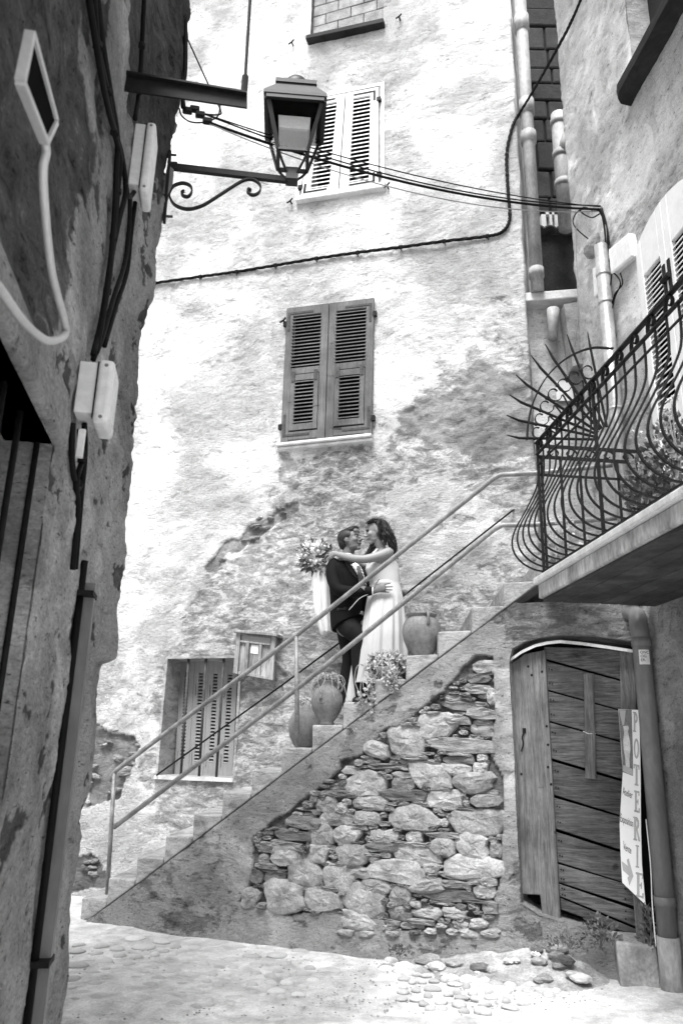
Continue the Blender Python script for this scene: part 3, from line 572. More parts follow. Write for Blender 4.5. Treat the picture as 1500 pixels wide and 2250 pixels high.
# upper window: white shutters
Q = Quad(M, (662, 436), (832, 408), (832, 195), (692, 222), .012)
for k, (a, b) in enumerate(((0, .49), (.505, 1.0))):
    lf = MB(); wu = .12; Q.box(lf, a, a+wu, 0, 1, 0, .035); Q.box(lf, b-wu, b, 0, 1, 0, .035)
    for v0, v1 in ((.0, .06), (.93, 1.0)): Q.box(lf, a+wu, b-wu, v0, v1, 0, .034)
    sh = lf.build('shutter', MAT['whitepaint'], house); bevel(sh, .004, 1)
    for i in range(21):
        mb = MB(); Q.slat(mb, a+wu-.02, b-wu+.02, .066+i*.0412, .014, .004, .034, .011); mb.build('slat', MAT['whitepaint'], sh)
    e = a+.03 if k == 0 else b-.07; s_ = 1 if k == 0 else -1
    for v in (.03, .955):
        st = MB(); Q.box(st, min(e, e+s_*.3), max(e, e+s_*.3)+.01, v, v+.012, .036, .042); Q.box(st, e, e+.03, v-.0 if v < .5 else v-.09, v+.09 if v < .5 else v+.01, .036, .043); st.build('iron_strap', MAT['iron'], sh)
    x_ = -.03 if k == 0 else 1.0
    for v in (.08, .85): mb = MB(); Q.box(mb, x_-.02, x_+.04, v, v+.035, .0, .05); mb.build('hinge', MAT['iron'], sh)
Qf = Quad(M, (655, 443), (840, 412), (840, 190), (688, 220), -.02); mb = MB(); frame_part(Qf, mb, -.03, 1.03, 0, 1.03, .05, .03, -.05, .03); mb.build('window_frame', MAT['whitepaint'], house)
Qs = Quad(M, (652, 450), (848, 420), (850, 408), (655, 440), 0); mb = MB(); Qs.box(mb, 0, 1, 0, 1, -.1, .09); bevel(mb.build('window_sill', MAT['sill'], house), .012, 2)
for x, y in ((852, 412), (640, 446), (878, 42), (643, 98), (625, 708)):
    c = M.px(x, y, .03); mb = MB(); mb.tube([c-M.n*.05, c+M.n*.04], .012, 6); mb.tube([c+M.n*.04-M.u*.05-Vector((0, 0, .02)), c+M.n*.045, c+M.n*.04+M.u*.03+Vector((0, 0, .04))], .012, 6); mb.build('shutter_catch', MAT['iron'], house)
# blocked top window
a, b, c, e = H_top; MB().box(M, a-.05, b+.05, c, e, -.2, -.12).build('infill_mortar', MAT['mortar'], house)
z = c+.03; r = 0
while z < e:
    u = a-(.0 if r % 2 else .2)
    while u < b:
        u1 = min(u+.4, b); 
        if u1-max(u, a) > .05: bevel(MB().box(M, max(u, a)+.006, u1-.006, z+.005, z+.195, -.14, -.085+random.uniform(0, .008)).build('block', MAT['block'], house), .006, 1)
        u += .4
    z += .2; r += 1
Qs = Quad(M, (676, 99), (846, 63), (846, 53), (678, 90), 0); mb = MB(); Qs.box(mb, 0, 1, 0, 1, -.12, .11); bevel(mb.build('window_sill', MAT['beam'], house), .01, 2)
# small barred window by the stairs: four narrow grey louvred leaves
Q = Quad(M, (386, 1702), (513, 1712), (526, 1454), (400, 1448), -.36)
a, b, c, e = H_low
for k in range(4):
    u0, u1 = k*.25, k*.25+.246; lf = MB(); 
    wl = u0+.085; Q.box(lf, u0, wl, 0, 1, 0, .03); Q.box(lf, u1-.085, u1, 0, 1, 0, .03); Q.box(lf, wl, u1-.085, 0, .12, 0, .029); Q.box(lf, wl, u1-.085, .88, 1, 0, .029)
    sh = bevel(lf.build('shutter', MAT['greyshutter'], house), .003, 1)
    for i in range(26): mb = MB(); Q.slat(mb, wl-.005, u1-.08, .122+i*.0293, .012, .002, .03, .007); mb.build('slat', MAT['greyshutter'], sh)
    
    for vv in (.68, .1): mb = MB(); Q.box(mb, u0+.03, u0+.045, vv, vv+.1, .03, .045); mb.build('hinge', MAT['greyshutter'], sh)
for x0, x1 in ((415, 397), (453, 437), (492, 475)):
    p0 = M.px(x1, 1712, -.05); p1 = M.px(x0, 1444, -.05); MB().tube([p0, p1], .015, 8).build('window_bar', MAT['oldiron'], house, True)
MB().box(M, a-.03, b+.02, c-.045, c-.004, -.40, .02).build('window_sill', MAT['sill'], house)
# exposed wall stones where the plaster has fallen away
for poly, num in ((P_left, 16), (P_foot, 6), (P_break, 11)):
    pp = np.array(poly); n_ = 0
    for tr in range(400):
        x = random.uniform(*(pp[:, 0].min(), pp[:, 0].max())); y = random.uniform(*(pp[:, 1].min(), pp[:, 1].max()))
        if not inpoly(np.array([[x, y]]), poly)[0]: continue
        u0, z0 = M.uz(x, y); a = random.uniform(.04, .1); mb = MB(); tl = random.uniform(-.3, .3)
        mb.ell(M.p(u0, z0, -.02), ((M.u*math.cos(tl)+Vector((0, 0, math.sin(tl))))*a, (Vector((0, 0, math.cos(tl)))-M.u*math.sin(tl))*a*random.uniform(.25, .5), M.n*.045), 10, 6)
        o = mb.build('stone', MAT['slate'], house)
        for v in o.data.vertices: v.co += Vector((random.uniform(-.008, .008), random.uniform(-.008, .008), random.uniform(-.008, .008)))
        n_ += 1
        if n_ >= num: break

# ------------------------------------------------------------------ handrails
hr = thing('stair_handrail', 'pale two-bar tubular handrail along the front of the stairs', 'handrail', S.p(2.0, .5, -.05))
dH = -.05
top = [S.px(245, 1718, dH), S.px(246, 1705, dH), S.px(256, 1692, dH), S.px(651, 1396, dH), S.px(1085, 1050, dH), S.px(1100, 1043, dH), S.px(1180, 1039, dH)]; top.append(top[-1]+S.u*1.1)
low = [S.px(251, 1818, dH), S.px(651, 1514, dH), S.px(1085, 1163, dH), S.px(1103, 1154, dH), S.px(1180, 1152, dH)]; low.append(low[-1]+S.u*1.1)
MB().tube(top, .024, 12).build('top_rail', MAT['rail'], hr, True); MB().tube(low, .024, 12).build('lower_rail', MAT['rail'], hr, True)
p1t = S.px(252, 1697, dH); p1b = S.px(236, 1965, dH); p2t = S.px(651, 1398, dH); p2b = S.px(653, 1642, dH)
for a, b in ((p1t, p1b), (p2t, p2b)):
    p = MB().tube([a, b], .022, 12).build('post', MAT['rail'], hr, True)
wr = thing('wall_handrail', 'thin dark iron bar climbing the wall behind the couple', 'handrail', M.px(700, 1440, .0))
bars = [M.px(344, 1704, -.02), M.px(346, 1702, .07), M.px(620, 1505, .07), M.px(890, 1306, .07), M.px(1122, 1124, .07), M.px(1128, 1120, -.02)]
MB().tube(bars, .010, 8).build('bar', MAT['iron'], wr, True)
for x, y in ((620, 1505), (990, 1228)): MB().tube([M.px(x, y, .07), M.px(x, y+3, -.03)], .008, 6).build('wall_bracket', MAT['iron'], wr)

# ------------------------------------------------------------------ wooden meter cupboard
mc = thing('wall_cupboard', 'small weathered wooden cupboard hung on the wall by the barred window', 'cupboard', M.px(568, 1490))
Q = Quad(M, (524, 1482), (607, 1497), (613, 1402), (531, 1394), .0)
mb = MB(); Q.box(mb, .03, .97, .02, .98, -.03, .10); mb.build('case', MAT['box'], mc)
for (a, b, c, e, nm) in ((-.02, .1, 0, 1, 'stile'), (.9, 1.02, 0, 1, 'stile'), (.1, .9, 0, .07, 'rail'), (.1, .9, .78, .83, 'rail'), (.1, .9, .96, 1.0, 'rail'), (.26, .35, .07, .78, 'stile'), (.6, .68, .07, .78, 'stile')):
    mb = MB(); Q.box(mb, a, b, c, e, .09, .125+random.uniform(0, .006)); bevel(mb.build(nm, MAT['box'], mc), .004, 1)
mb = MB(); Q.box(mb, .12, .88, .84, .955, .1, .112); mb.build('top_panel', MAT['greyshutter'], mc)
mb = MB(); Q.box(mb, .38, .57, .55, .76, .1, .106); mb.build('paper_scrap', MAT['sign'], mc)
mb = MB(); Q.box(mb, -.06, 1.08, 1.0, 1.07, -.03, .17); bevel(mb.build('roof_board', MAT['box'], mc), .006, 1)
mb = MB(); Q.box(mb, .86, .92, .5, .6, .12, .14); mb.build('latch', MAT['plastic'], mc)
mb = MB().bar([M.px(606, 1452, .03), M.px(628, 1468, .03)], .03, .02, M.n); mb.build('loose_stick', MAT['box'], mc)

# ------------------------------------------------------------------ cellar door
dr = thing('cellar_door', 'old arched plank door with tilted boards under the balcony', 'door', S.px(1180, 2015, -.12))
Z5 = lambda x, y: (1050+x*.3778, 1300+y*.3778)
def board(name, pts, d0, d1, mat, parent, lab=None, bv=.006):
    a = [S.px(*Z5(*p), d1) for p in pts]; b = [S.px(*Z5(*p), d1)-S.n*(d1-d0) for p in pts]
    o = MB().prism(a, b).build(name, mat, parent); bevel(o, bv, 1)
    if lab: o['label'] = lab
    return o
DD = -.14
HB = [[(380, 320), (830, 335), (830, 510), (385, 388)], [(388, 402), (920, 546), (920, 712), (395, 568)], [(398, 578), (920, 720), (920, 893), (405, 750)], [(408, 760), (920, 903), (920, 1114), (420, 968)],
      [(425, 986), (920, 1130), (920, 1330), (433, 1180)], [(436, 1198), (920, 1340), (920, 1532), (445, 1377)], [(446, 1396), (920, 1548), (925, 1716), (458, 1572)], [(460, 1584), (925, 1722), (930, 1838), (465, 1690)], [(466, 1700), (930, 1862), (930, 1955), (473, 1772)], [(475, 1782), (930, 1970), (930, 2010), (480, 1850)]]
for i, p in enumerate(HB): board('plank', p[::-1], DD-.03+random.uniform(-.006, .006), DD+random.uniform(-.006, .006), MAT['door'], dr)
board('upright_board', [(183, 425), (250, 1760), (360, 1765), (375, 1925), (478, 1915), (388, 338), (270, 362)], DD-.02, DD+.035, MAT['doorv'], dr)
board('upright_board', [(820, 345), (850, 1720), (925, 1740), (914, 350)], DD-.02, DD+.03, MAT['doorv'], dr)
board('batten', [(610, 478), (622, 1088), (685, 1092), (670, 475)], DD+.0, DD+.03, MAT['doorv'], dr)
arc = [(178, 400), (255, 348), (330, 313), (400, 297), (475, 289), (600, 301), (750, 322), (920, 348)]
rs = []
for x, y in arc:
    q = [S.px(*Z5(x, y-8), -.13), S.px(*Z5(x, y-8), -.03), S.px(*Z5(x, y+10), -.03), S.px(*Z5(x, y+10), -.13)]; rs.append(q)
MB().rings(rs).build('arched_edge_strip', MAT['tin'], dr)
lk = MB(); c = S.px(*Z5(268, 808), DD+.035); lk.box(Frame(c, S.u, S.n), -.015, .015, -.02, .02, -.01, .012); lk.tube(curve([S.px(*Z5(x, y), DD+.05) for x, y in ((265, 815), (255, 850), (262, 880), (250, 930))], 4), .006, 6); lk.build('lock_and_chain', MAT['iron'], dr)
for x, y in ((397, 782), (423, 1120), (405, 1020), (370, 465), (290, 435), (310, 485), (250, 1060), (405, 890)):
    c = S.px(*Z5(x, y), DD+.036); MB().ell(c, (S.u*.011, Vector((0, 0, .011)), S.n*.006), 8, 5).build('nail', MAT['iron'], dr)
for p in HB[1:9]:
    for u_ in (.04, .07, .93):
        for v_ in (.25, .75):
            a = Vector(p[0]).lerp(Vector(p[1]), u_ if u_ < .5 else .84); b = Vector(p[3]).lerp(Vector(p[2]), u_ if u_ < .5 else .84); q = a.lerp(b, v_); MB().ell(S.px(*Z5(q.x, q.y), DD+.004), (S.u*.007, Vector((0, 0, .007)), S.n*.005), 6, 4).build('nail', MAT['iron'], dr)
MB().tube([S.px(*Z5(608, 812), DD+.02), S.px(*Z5(640, 826), DD+.036), S.px(*Z5(682, 826), DD+.02)], .003, 6).build('wire_tie', MAT['plastic'], dr)

# ------------------------------------------------------------------ pipes
def pipe(name, label, pts, r, mat, joints=(), group='downpipes', base=None, seg=16):
    t = thing(name, label, 'downpipe', base or pts[-1], group); MB().tube(pts, r, seg).build('pipe', mat, t, True)
    for j, rr, h in joints:
        j = Vector(j); MB().tube([j-Vector((0, 0, h/2)), j+Vector((0, 0, h/2))], rr, seg).build('collar', mat, t, True)
    return t
# by the house corner
B = M.px(1180, 640, -.12); V0 = lambda y: Vector((B.x, B.y, 0))+Vector((0, 0, Frame(B, M.u, M.n).uz(1160, y)[1]+B.z))
def zat(P, y): return EYE.z+0*y+(lambda r: r.z/math.hypot(r.x, r.y)*math.hypot(P.x-EYE.x, P.y-EYE.y))(ray(topx([P])[0][0], y))
zs_ = [zat(B, y) for y in (-40, 640)]
pipe('corner_downpipe', 'tall pale clay downpipe with bulging joints at the pale house corner', [(B.x, B.y, 12.8), (B.x, B.y, zs_[1])], .078, MAT['clay'], [((B.x, B.y, zat(B, y)), r, h) for y, r, h in ((45, .098, .26), (232, .098, .22), (300, .1, .16), (600, .09, .12))], None)
P2 = Frame((2.2, 8.9, 0), (1, 0, 0), (0, -1, 0)).px(1236, 400)
pp = [Vector((P2.x, P2.y, z)) for z in (zat(P2, 250), zat(P2, 505))]
t = pipe('alley_downpipe', 'darker clay downpipe with a side branch standing in the alley gap', pp, .105, MAT['clay'], [(Vector((P2.x, P2.y, zat(P2, y))), .118, .1) for y in (268, 340, 405)], None)
MB().tube([Vector((P2.x, P2.y, zat(P2, 345))), Vector((P2.x+.1, P2.y-.14, zat(P2, 305)))], .095, 14).build('branch', MAT['clay'], t, True)
P3 = Rf.px(1346, 850, .09)
pipe('zinc_downpipe', 'bright zinc downpipe behind the balcony at the right house corner', [Vector((P3.x, P3.y, zat(P3, 535))), Vector((P3.x, P3.y, 3.0))], .062, MAT['zinc'], [(Vector((P3.x, P3.y, zat(P3, y))), .067, .03) for y in (600, 662, 900)], None)
F6 = Frame((2.3, 6.27, 0), (1, 0, 0), (0, -1, 0)); P4 = F6.px(1452, 1900)
z1 = zat(P4, 1372); p4 = [F6.px(1357, 1338, -.32), F6.px(1395, 1350, -.1), Vector((P4.x-.01, P4.y, z1)), Vector((P4.x, P4.y, z1-.12)), Vector((P4.x, P4.y, .4))]
dp = pipe('door_downpipe', 'fat grey plastic downpipe standing beside the old plank door', curve(p4[:4], 5)+[p4[4]], .072, MAT['pvc'], [(Vector((P4.x, P4.y, zat(P4, y))), .078, .07) for y in (1410, 1980)], None, Vector((P4.x, P4.y, .1)))
MB().tube([Vector((P4.x, P4.y, .42)), Vector((P4.x, P4.y, .02))], .082, 16).build('foot_pipe', MAT['clay'], dp, True)

# ------------------------------------------------------------------ street lantern on the left house corner
LAN = thing('street_lantern', 'black four-sided street lantern on a scrolled iron wall arm', 'lantern', KC.px(372, 480, -.02))
MB().bar([KC.px(374, 335, .02), KC.px(361, 487, .02)], .05, .02, KC.n).build('wall_plate', MAT['iron'], LAN)
mb = MB(); q = [KC.px(x, y, .03) for x, y in ((368, 360), (382, 372), (378, 405), (368, 430), (357, 425))]; mb.prism(q, [p-KC.n*.06 for p in q]); mb.build('ballast_cover', MAT['pvc'], LAN)
MB().bar([KC.px(372, 366), KC.px(632, 396)], .045, .035, Vector((0, 0, 1))).build('arm', MAT['iron'], LAN)
Z2 = lambda x, y: (250+x*.4333, 100+y*.4333)
sc_pts = [(697, 735), (682, 728), (678, 742), (700, 758), (728, 752), (744, 730), (738, 702), (705, 680), (660, 684), (600, 718), (520, 770), (450, 812), (380, 830), (320, 815), (290, 782), (285, 745), (305, 712), (350, 698), (388, 712), (396, 742), (378, 766), (352, 762), (344, 745), (358, 738)]
MB().bar(curve([KC.px(*Z2(*p)) for p in sc_pts], 5), .03, .011, KC.n).build('scroll', MAT['iron'], LAN)
for x, y in ((380, 340), (382, 357), (372, 475)): MB().tube([KC.px(x-14, y), KC.px(x+8, y+1)], .009, 6).build('bolt', MAT['oldiron'], LAN)
LP = KC.px(641, 392); ca, sa = math.cos(R_(4)), math.sin(R_(4))
lz = lambda y: zat(LP, y)
def sq(h, z): return [Vector((LP.x+(x*ca-y*sa)*h, LP.y+(x*sa+y*ca)*h, z)) for x, y in ((-1, -1), (1, -1), (1, 1), (-1, 1))]
zR, zB, z0 = lz(262), lz(352), lz(388); hw, hb = .2, .11
mb = MB().rings([sq(.03, z0-.06), sq(.045, z0-.05), sq(.045, z0+.05), sq(.03, z0+.06)]); mb.build('base_knob', MAT['lampmetal'], LAN)
for i in range(4):
    a = sq(hb, zB)[i]; b = sq(hw, zR)[i]; MB().bar([a, b], .026, .026, Vector((1, .3, 0))).build('corner_bar', MAT['lampmetal'], LAN)
    mid = (a*.45+sq(.03, z0+.02)[i]*.55)+(a-Vector((LP.x, LP.y, a.z)))*.12; MB().tube(curve([a, mid, sq(.035, z0)[i]], 4), .011, 6).build('leg', MAT['lampmetal'], LAN)
    MB().bar([sq(hb, zB)[i], sq(hb, zB)[(i+1) % 4]], .025, .025, Vector((0, 0, 1))).build('lower_frame_bar', MAT['lampmetal'], LAN)
    MB().bar([sq(hw+.015, zR)[i], sq(hw+.015, zR)[(i+1) % 4]], .05, .03, Vector((0, 0, 1))).build('rim_bar', MAT['lampmetal'], LAN)
    # pane: clear dark glass, thin
    w_ = [a*.96+sq(hb, zB)[(i+1) % 4]*.04, a*.04+sq(hb, zB)[(i+1) % 4]*.96, b*.04+sq(hw, zR)[(i+1) % 4]*.96, b*.96+sq(hw, zR)[(i+1) % 4]*.04]
    n_ = (w_[1]-w_[0]).cross(w_[3]-w_[0]).normalized()*.004; MB().prism([p+n_ for p in w_], [p-n_ for p in w_]).build('pane', MAT['glass'], LAN)
rf = MB().rings([sq(hw+.035, zR+.01), sq(hw+.035, zR+.035), sq(hw*.72, zR+.19), sq(hw*.72, zR+.2)]).build('roof', MAT['lamproof'], LAN)
MB().rings([sq(hw*.78, zR+.2), sq(hw*.78, zR+.235)]).build('roof_cap', MAT['lampmetal'], LAN)
MB().lathe((LP.x, LP.y, zR+.235), [(.09, 0), (.11, .03), (.11, .07), (.08, .12), (.03, .14)], 16).build('finial', MAT['lampmetal'], LAN, True)
MB().rings([sq(hw*.93, zR-.005), sq(hw*.93, zR+.012)]).build('ceiling_plate', MAT['dark'], LAN)
MB().rings([sq(hw*.50, zR-.20), sq(hw*.56, zR-.19), sq(hw*.60, zR-.09), sq(hw*.60, zR-.085)]).build('lamp_diffuser', MAT['lampglass'], LAN)

# ------------------------------------------------------------------ iron sign bracket, hook rod
A2 = Lf.px(278, 182); K2 = Frame((A2.x, A2.y, 0), Lf.n, -Lf.u)
sb = thing('sign_bracket', 'heavy black iron bracket bar sticking out above the lantern arm', 'bracket', A2)
q = [K2.px(*p) for p in ((270, 163), (543, 209), (543, 238), (270, 199))]; MB().prism([p+K2.n*.006 for p in q], [p-K2.n*.006 for p in q]).build('beam', MAT['iron'], sb)
MB().prism([p+K2.n*.03 for p in (q[0], q[1], q[1]-Vector((0, 0, .012)), q[0]-Vector((0, 0, .012)))], [p-K2.n*.03 for p in (q[0], q[1], q[1]-Vector((0, 0, .012)), q[0]-Vector((0, 0, .012)))]).build('flange', MAT['iron'], sb)
MB().tube([K2.px(537, 200), K2.px(552, -40)], .009, 8).build('stay_rod', MAT['iron'], sb); MB().tube([K2.px(536, 205), K2.px(539, 168)], .018, 8).build('turnbuckle', MAT['iron'], sb)
hk = thing('hook_rod', 'blurred pale bent rod with a dark diamond plate on the left wall', 'rod', Lf.px(110, 745))
dia = [(67, 72), (120, 266), (98, 312), (45, 180)]; dv = [Lf.px(*p, .10) for p in dia]; cen = sum(dv, Vector())/4
MB().prism([p+Lf.n*.004 for p in dv], [p-Lf.n*.012 for p in dv]).build('diamond_plate', MAT['dark'], hk)
for i in range(4): MB().bar([dv[i], dv[(i+1) % 4]], .016, .024, Lf.u).build('rim_bar', MAT['paleiron'], hk)
MB().tube(curve([Lf.px(x, y, .10) for x, y in ((97, 300), (102, 335), (95, 375), (100, 470), (115, 600), (142, 705), (143, 735), (120, 748), (95, 744), (50, 705), (0, 635), (-60, 560))], 5), .0125, 10).build('rod', MAT['paleiron'], hk, True)

# ------------------------------------------------------------------ junction boxes and cables on the left house
def lbox(px, y0, y1, du, dd, label, cover=.05):
    u0, zc = Lf.uz(px, (y0+y1)/2); z1 = Lf.uz(px, y0)[1]; z0 = Lf.uz(px, y1)[1]; hz = abs(z1-z0)*.36; zc = (z0+z1)/2
    return u0, zc
def ljbox(label, u0, z0, z1, du, dd):
    t = thing('junction_box', label, 'junction box', Lf.p(u0+du/2, z0, 0), 'white electric boxes')
    bevel(MB().box(Lf, u0+.02, u0+du-.02, z0+.05, z1, .0, dd*.55).build('back_box', MAT['plastic'], t), .006, 2)
    bevel(MB().box(Lf, u0, u0+du, z0, z1+.01, dd*.55, dd).build('cover', MAT['plastic'], t), .02, 3)
    for k in range(5): MB().box(Lf, u0+.03+k*.03, u0+.04+k*.03, z0+.04, z1-.03, dd, dd+.003).build('rib', MAT['plastic'], t)
    for zz_ in (z0+.03, z1-.02): c_ = Lf.p(u0-.0005, zz_, dd*.78); MB().ell(c_, (Lf.n*.009, Vector((0, 0, .009)), Lf.u*.003), 8, 5).build('screw', MAT['pvc'], t)
    MB().box(Lf, u0+.012, u0+du-.012, z0+.03, z1, dd*.52, dd*.56).build('seam', MAT['dark'], t)
    return t
u0, z0 = Lf.uz(287, 345); zt_ = zat(Lf.p(u0, 4.8), 260); zb_ = zat(Lf.p(u0, 4.8), 415)
ljbox('white electric box among cables high on the left wall', u0, zb_, zt_, .2, .12)
u0, z0 = Lf.uz(162, 880); zt_ = zat(Lf.p(u0, 3.1), 785); zb_ = zat(Lf.p(u0, 3.1), 925)
ljbox('white electric box lower on the left wall above the cable duct', u0, zb_, zt_, .2, .15)
tg = MB(); c_ = Lf.p(u0+.03, zb_-.03, .04); bevel(MB().box(Lf, u0+.03, u0+.05, zb_-.15, zb_-.02, .03, .06).build('cable_tag', MAT['plastic'], bpy.data.objects['junction_box.001']), .003, 1)
CAB = [('thick black cable bundle running down the dark left wall', [[(205, -25), (215, 100), (236, 200), (252, 290), (264, 350), (259, 420), (250, 520), (236, 640), (212, 775)], [(192, -25), (222, 160), (244, 260), (268, 340), (276, 420), (263, 480), (246, 560), (224, 700), (205, 780)], [(212, -25), (225, 90), (244, 210), (258, 300), (256, 380), (252, 470), (240, 600), (220, 740)]], .014),
       ('pair of black cables beside the upper white box', [[(318, -25), (312, 100), (306, 200), (297, 262)], [(286, 432), (284, 500), (274, 580), (250, 655), (224, 745), (205, 790)], [(300, 425), (288, 520), (279, 600), (256, 672), (230, 760)], [(276, 400), (284, 432), (296, 420), (302, 400)]], .013),
       ('black cable dropping below the lower white box', [[(176, 945), (180, 1010), (168, 1060), (172, 1120), (160, 1252)], [(160, 930), (158, 990), (162, 1040), (172, 1075), (183, 1040), (186, 980)], [(186, 930), (187, 1000), (178, 1100), (166, 1250)]], .013)]
for lab, runs, r in CAB:
    t = thing('wall_cable', lab, 'cable', Lf.px(*runs[-1][-1]), 'cables on the left wall')
    for rn in runs: MB().tube(curve([Lf.px(x, y, .025+.012*random.random()) for x, y in rn], 6), r, 7).build('cable', MAT['cable'], t, True)
    for rn in runs[:1]:
        for x, y in rn[1:-1]: c = Lf.px(x, y, .03); MB().tube([c-Vector((0, 0, .012)), c+Vector((0, 0, .012))], r*1.5, 8).build('clip', MAT['iron'], t)
t = thing('wall_cable', 'pair of black cables at the left house corner above the lantern', 'cable', KC.px(404, 236), 'cables on the left wall')
for rn in ([(392, -30), (390, 80), (397, 150), (400, 172), (402, 236)], [(406, -30), (408, 100), (406, 168), (398, 182)], [(398, -30), (398, 90), (394, 160), (404, 238)]): MB().tube(curve([KC.px(x, y, .05) for x, y in rn], 6), .017, 7).build('cable', MAT['cable'], t, True)
MB().tube(curve([KC.px(x, y, .02) for x, y in ((412, 85), (460, 190), (484, 240), (480, 252), (440, 250))], 6), .006, 6).build('loop_wire', MAT['cable'], t, True)
MB().tube(curve([KC.px(x, y, .02) for x, y in ((394, 238), (400, 255), (420, 268), (450, 268), (478, 256), (484, 232))], 6), .006, 6).build('loop_wire', MAT['cable'], t, True)
for x, y in ((412, 243), (428, 240), (440, 252), (456, 266)):
    c = KC.px(x, y, .02); bevel(MB().box(Frame(c, KC.u, KC.n), -.035, .035, -.022, .022, -.02, .02).build('connector', MAT['cable'], t), .008, 2)
# grey flat duct down to the ground
dt = thing('cable_duct', 'flat grey cable duct running down the left wall to the ground', 'duct', Lf.px(70, 2240))
ud = [Lf.uz(x, y)[0] for x, y in ((148, 1300), (80, 2200))]; ua = sum(ud)/2; ztop = Lf.uz(155, 1255)[1]
MB().box(Lf, ua, ua+.05, .0, ztop, .012, .08).build('duct', MAT['pvc'], dt); MB().tube([Lf.p(ua-.03, 0, .02), Lf.p(ua-.03, ztop+.1, .02)], .018, 8).build('side_pipe', MAT['cable'], dt, True)
for f in (.0, .32, .97): MB().box(Lf, ua-.06, ua+.075, ztop*f, ztop*f+.025, .008, .084).build('strap', MAT['iron'], dt)

# ------------------------------------------------------------------ overhead and wall cables
a_ = [KC.px(430, 243, .02), KC.px(438, 246, .02), KC.px(456, 268, .02), KC.px(460, 272, .02)]
b_ = [Rf.px(1318, 452, .03), Rf.px(1322, 455, .03), Rf.px(1316, 460, .03), Rf.px(1314, 464, .03)]
for i, (a, b, sg, r, lab) in enumerate(zip(a_, b_, (.20, .13, .17, .24), (.006, .005, .011, .005), ('uppermost overhead wire crossing from the lantern corner to the right house', 'thin second overhead wire crossing in front of the white shutters', 'thickest overhead cable slung between the two house corners', 'lowest thin overhead wire slung between the two house corners'))):
    pts = [a.lerp(b, k/24)-Vector((0, 0, sg*4*(k/24)*(1-k/24))) for k in range(25)]
    o = MB().tube(pts, r, 6).build('overhead_cable', MAT['cable'] if i != 3 else MAT['cablegrey'], None, True, base=a); tag(o, lab, 'cable', 'overhead cables')
pts = [M.px(x, y, .035) for x, y in ((325, 625), (340, 622), (440, 608), (520, 597), (605, 583), (695, 568), (785, 555), (880, 543), (975, 530), (1070, 519), (1104, 508), (1119, 480), (1116, 430), (1113, 380), (1113, 330), (1126, 275), (1140, 250))]
pts2 = [Rf.px(1243, 70, .06), Rf.px(1262, 30, .04), Rf.px(1285, -25, .04)]
pts = pts+[pts[-1].lerp(pts2[0], .33)-Vector((0, 0, .02)), pts[-1].lerp(pts2[0], .68)-Vector((0, 0, .02))]+pts2
wc = thing('house_cable', 'twisted black cable clipped across the pale house and up to the right house', 'cable', pts[5])
cv = curve(pts, 10)
for ph in range(3):
    tw = []
    for k, p in enumerate(cv):
        t_ = (cv[min(k+1, len(cv)-1)]-cv[max(k-1, 0)]).normalized(); e1 = t_.cross(M.n).normalized(); an = k*.9+ph*2.1
        tw.append(p+e1*(.013*math.cos(an))+M.n*(.011*math.sin(an)))
    MB().tube(tw, .0105, 6).build('strand', MAT['cable'], wc, True)
for x, y in ((340, 622), (440, 608), (520, 597), (605, 583), (695, 568), (785, 555), (880, 543), (975, 530), (1070, 519), (1119, 470), (1113, 340), (1114, 385)):
    c = M.px(x, y, .035); mb = MB().tube([c-M.u*.02, c+M.u*.02], .028, 8); mb.tube([c+M.n*.02, c+M.u*.015-Vector((0, 0, .07))+M.n*.015], .007, 6); mb.build('clip', MAT['cable'], wc)
# right corner: hanging wires and boxes
rc = thing('corner_cables', 'tangle of thin cables running down the right house corner behind the balcony', 'cable', Rf.px(1365, 1150))
for k in range(6):
    j = lambda: random.uniform(-6, 6)
    rn = [(1316+j(), 458), (1328+j(), 505), (1333+j(), 570), (1322+j(), 640), (1338+j(), 720), (1344+j(), 800), (1352+j(), 900), (1362+j(), 1000), (1376+j()*.5, 1160)]
    MB().tube(curve([Rf.px(x, y, .03+.01*random.random()) for x, y in rn], 5), random.choice((.006, .008, .01)), 6).build('cable', MAT['cable'], rc, True)
for rn in ([(1312, 462), (1272, 462), (1258, 490), (1285, 520), (1320, 540)], [(1322, 655), (1335, 645), (1340, 628), (1345, 600), (1362, 622), (1348, 660), (1338, 720)], [(1300, 462), (1282, 455), (1275, 465), (1298, 478), (1316, 470)], [(1362, 600), (1366, 625), (1348, 650), (1340, 700), (1342, 760)]):
    MB().tube(curve([Rf.px(x, y, .05) for x, y in rn], 6), .007, 6).build('cable', MAT['cable'], rc, True)
MB().tube(curve([Rf.px(x, y, .08) for x, y in ((1266, 470), (1264, 540), (1268, 620), (1268, 700), (1262, 760))], 5), .005, 6).build('hanging_wire', MAT['cablegrey'], rc, True)
def rjbox(label, bl, br, tr, tl, dd):
    c = [Rf.uz(*p, dd) for p in (bl, br, tr, tl)]; t = thing('junction_box', label, 'junction box', Rf.px(*bl), 'white electric boxes')
    a = [Rf.p(u, z, dd) for u, z in c]; b = [Rf.p(u, z, -.01) for u, z in c]; bevel(MB().prism(a, b).build('cover', MAT['plastic'], t), .02, 3); return t
rjbox('wide white electric box on the right house beside the arched shutters', (1340, 603), (1390, 562), (1378, 511), (1334, 548), .07)
rjbox('narrow white electric box against the zinc downpipe', (1303, 655), (1322, 640), (1318, 578), (1299, 590), .09)
st_ = Rf.px(1305, 540, .02); o = MB().ell(st_, (Rf.u*.14, Vector((.03, 0, .13)), Rf.n*.1), 9, 6).build('corner_stone', MAT['slate'], rhouse)

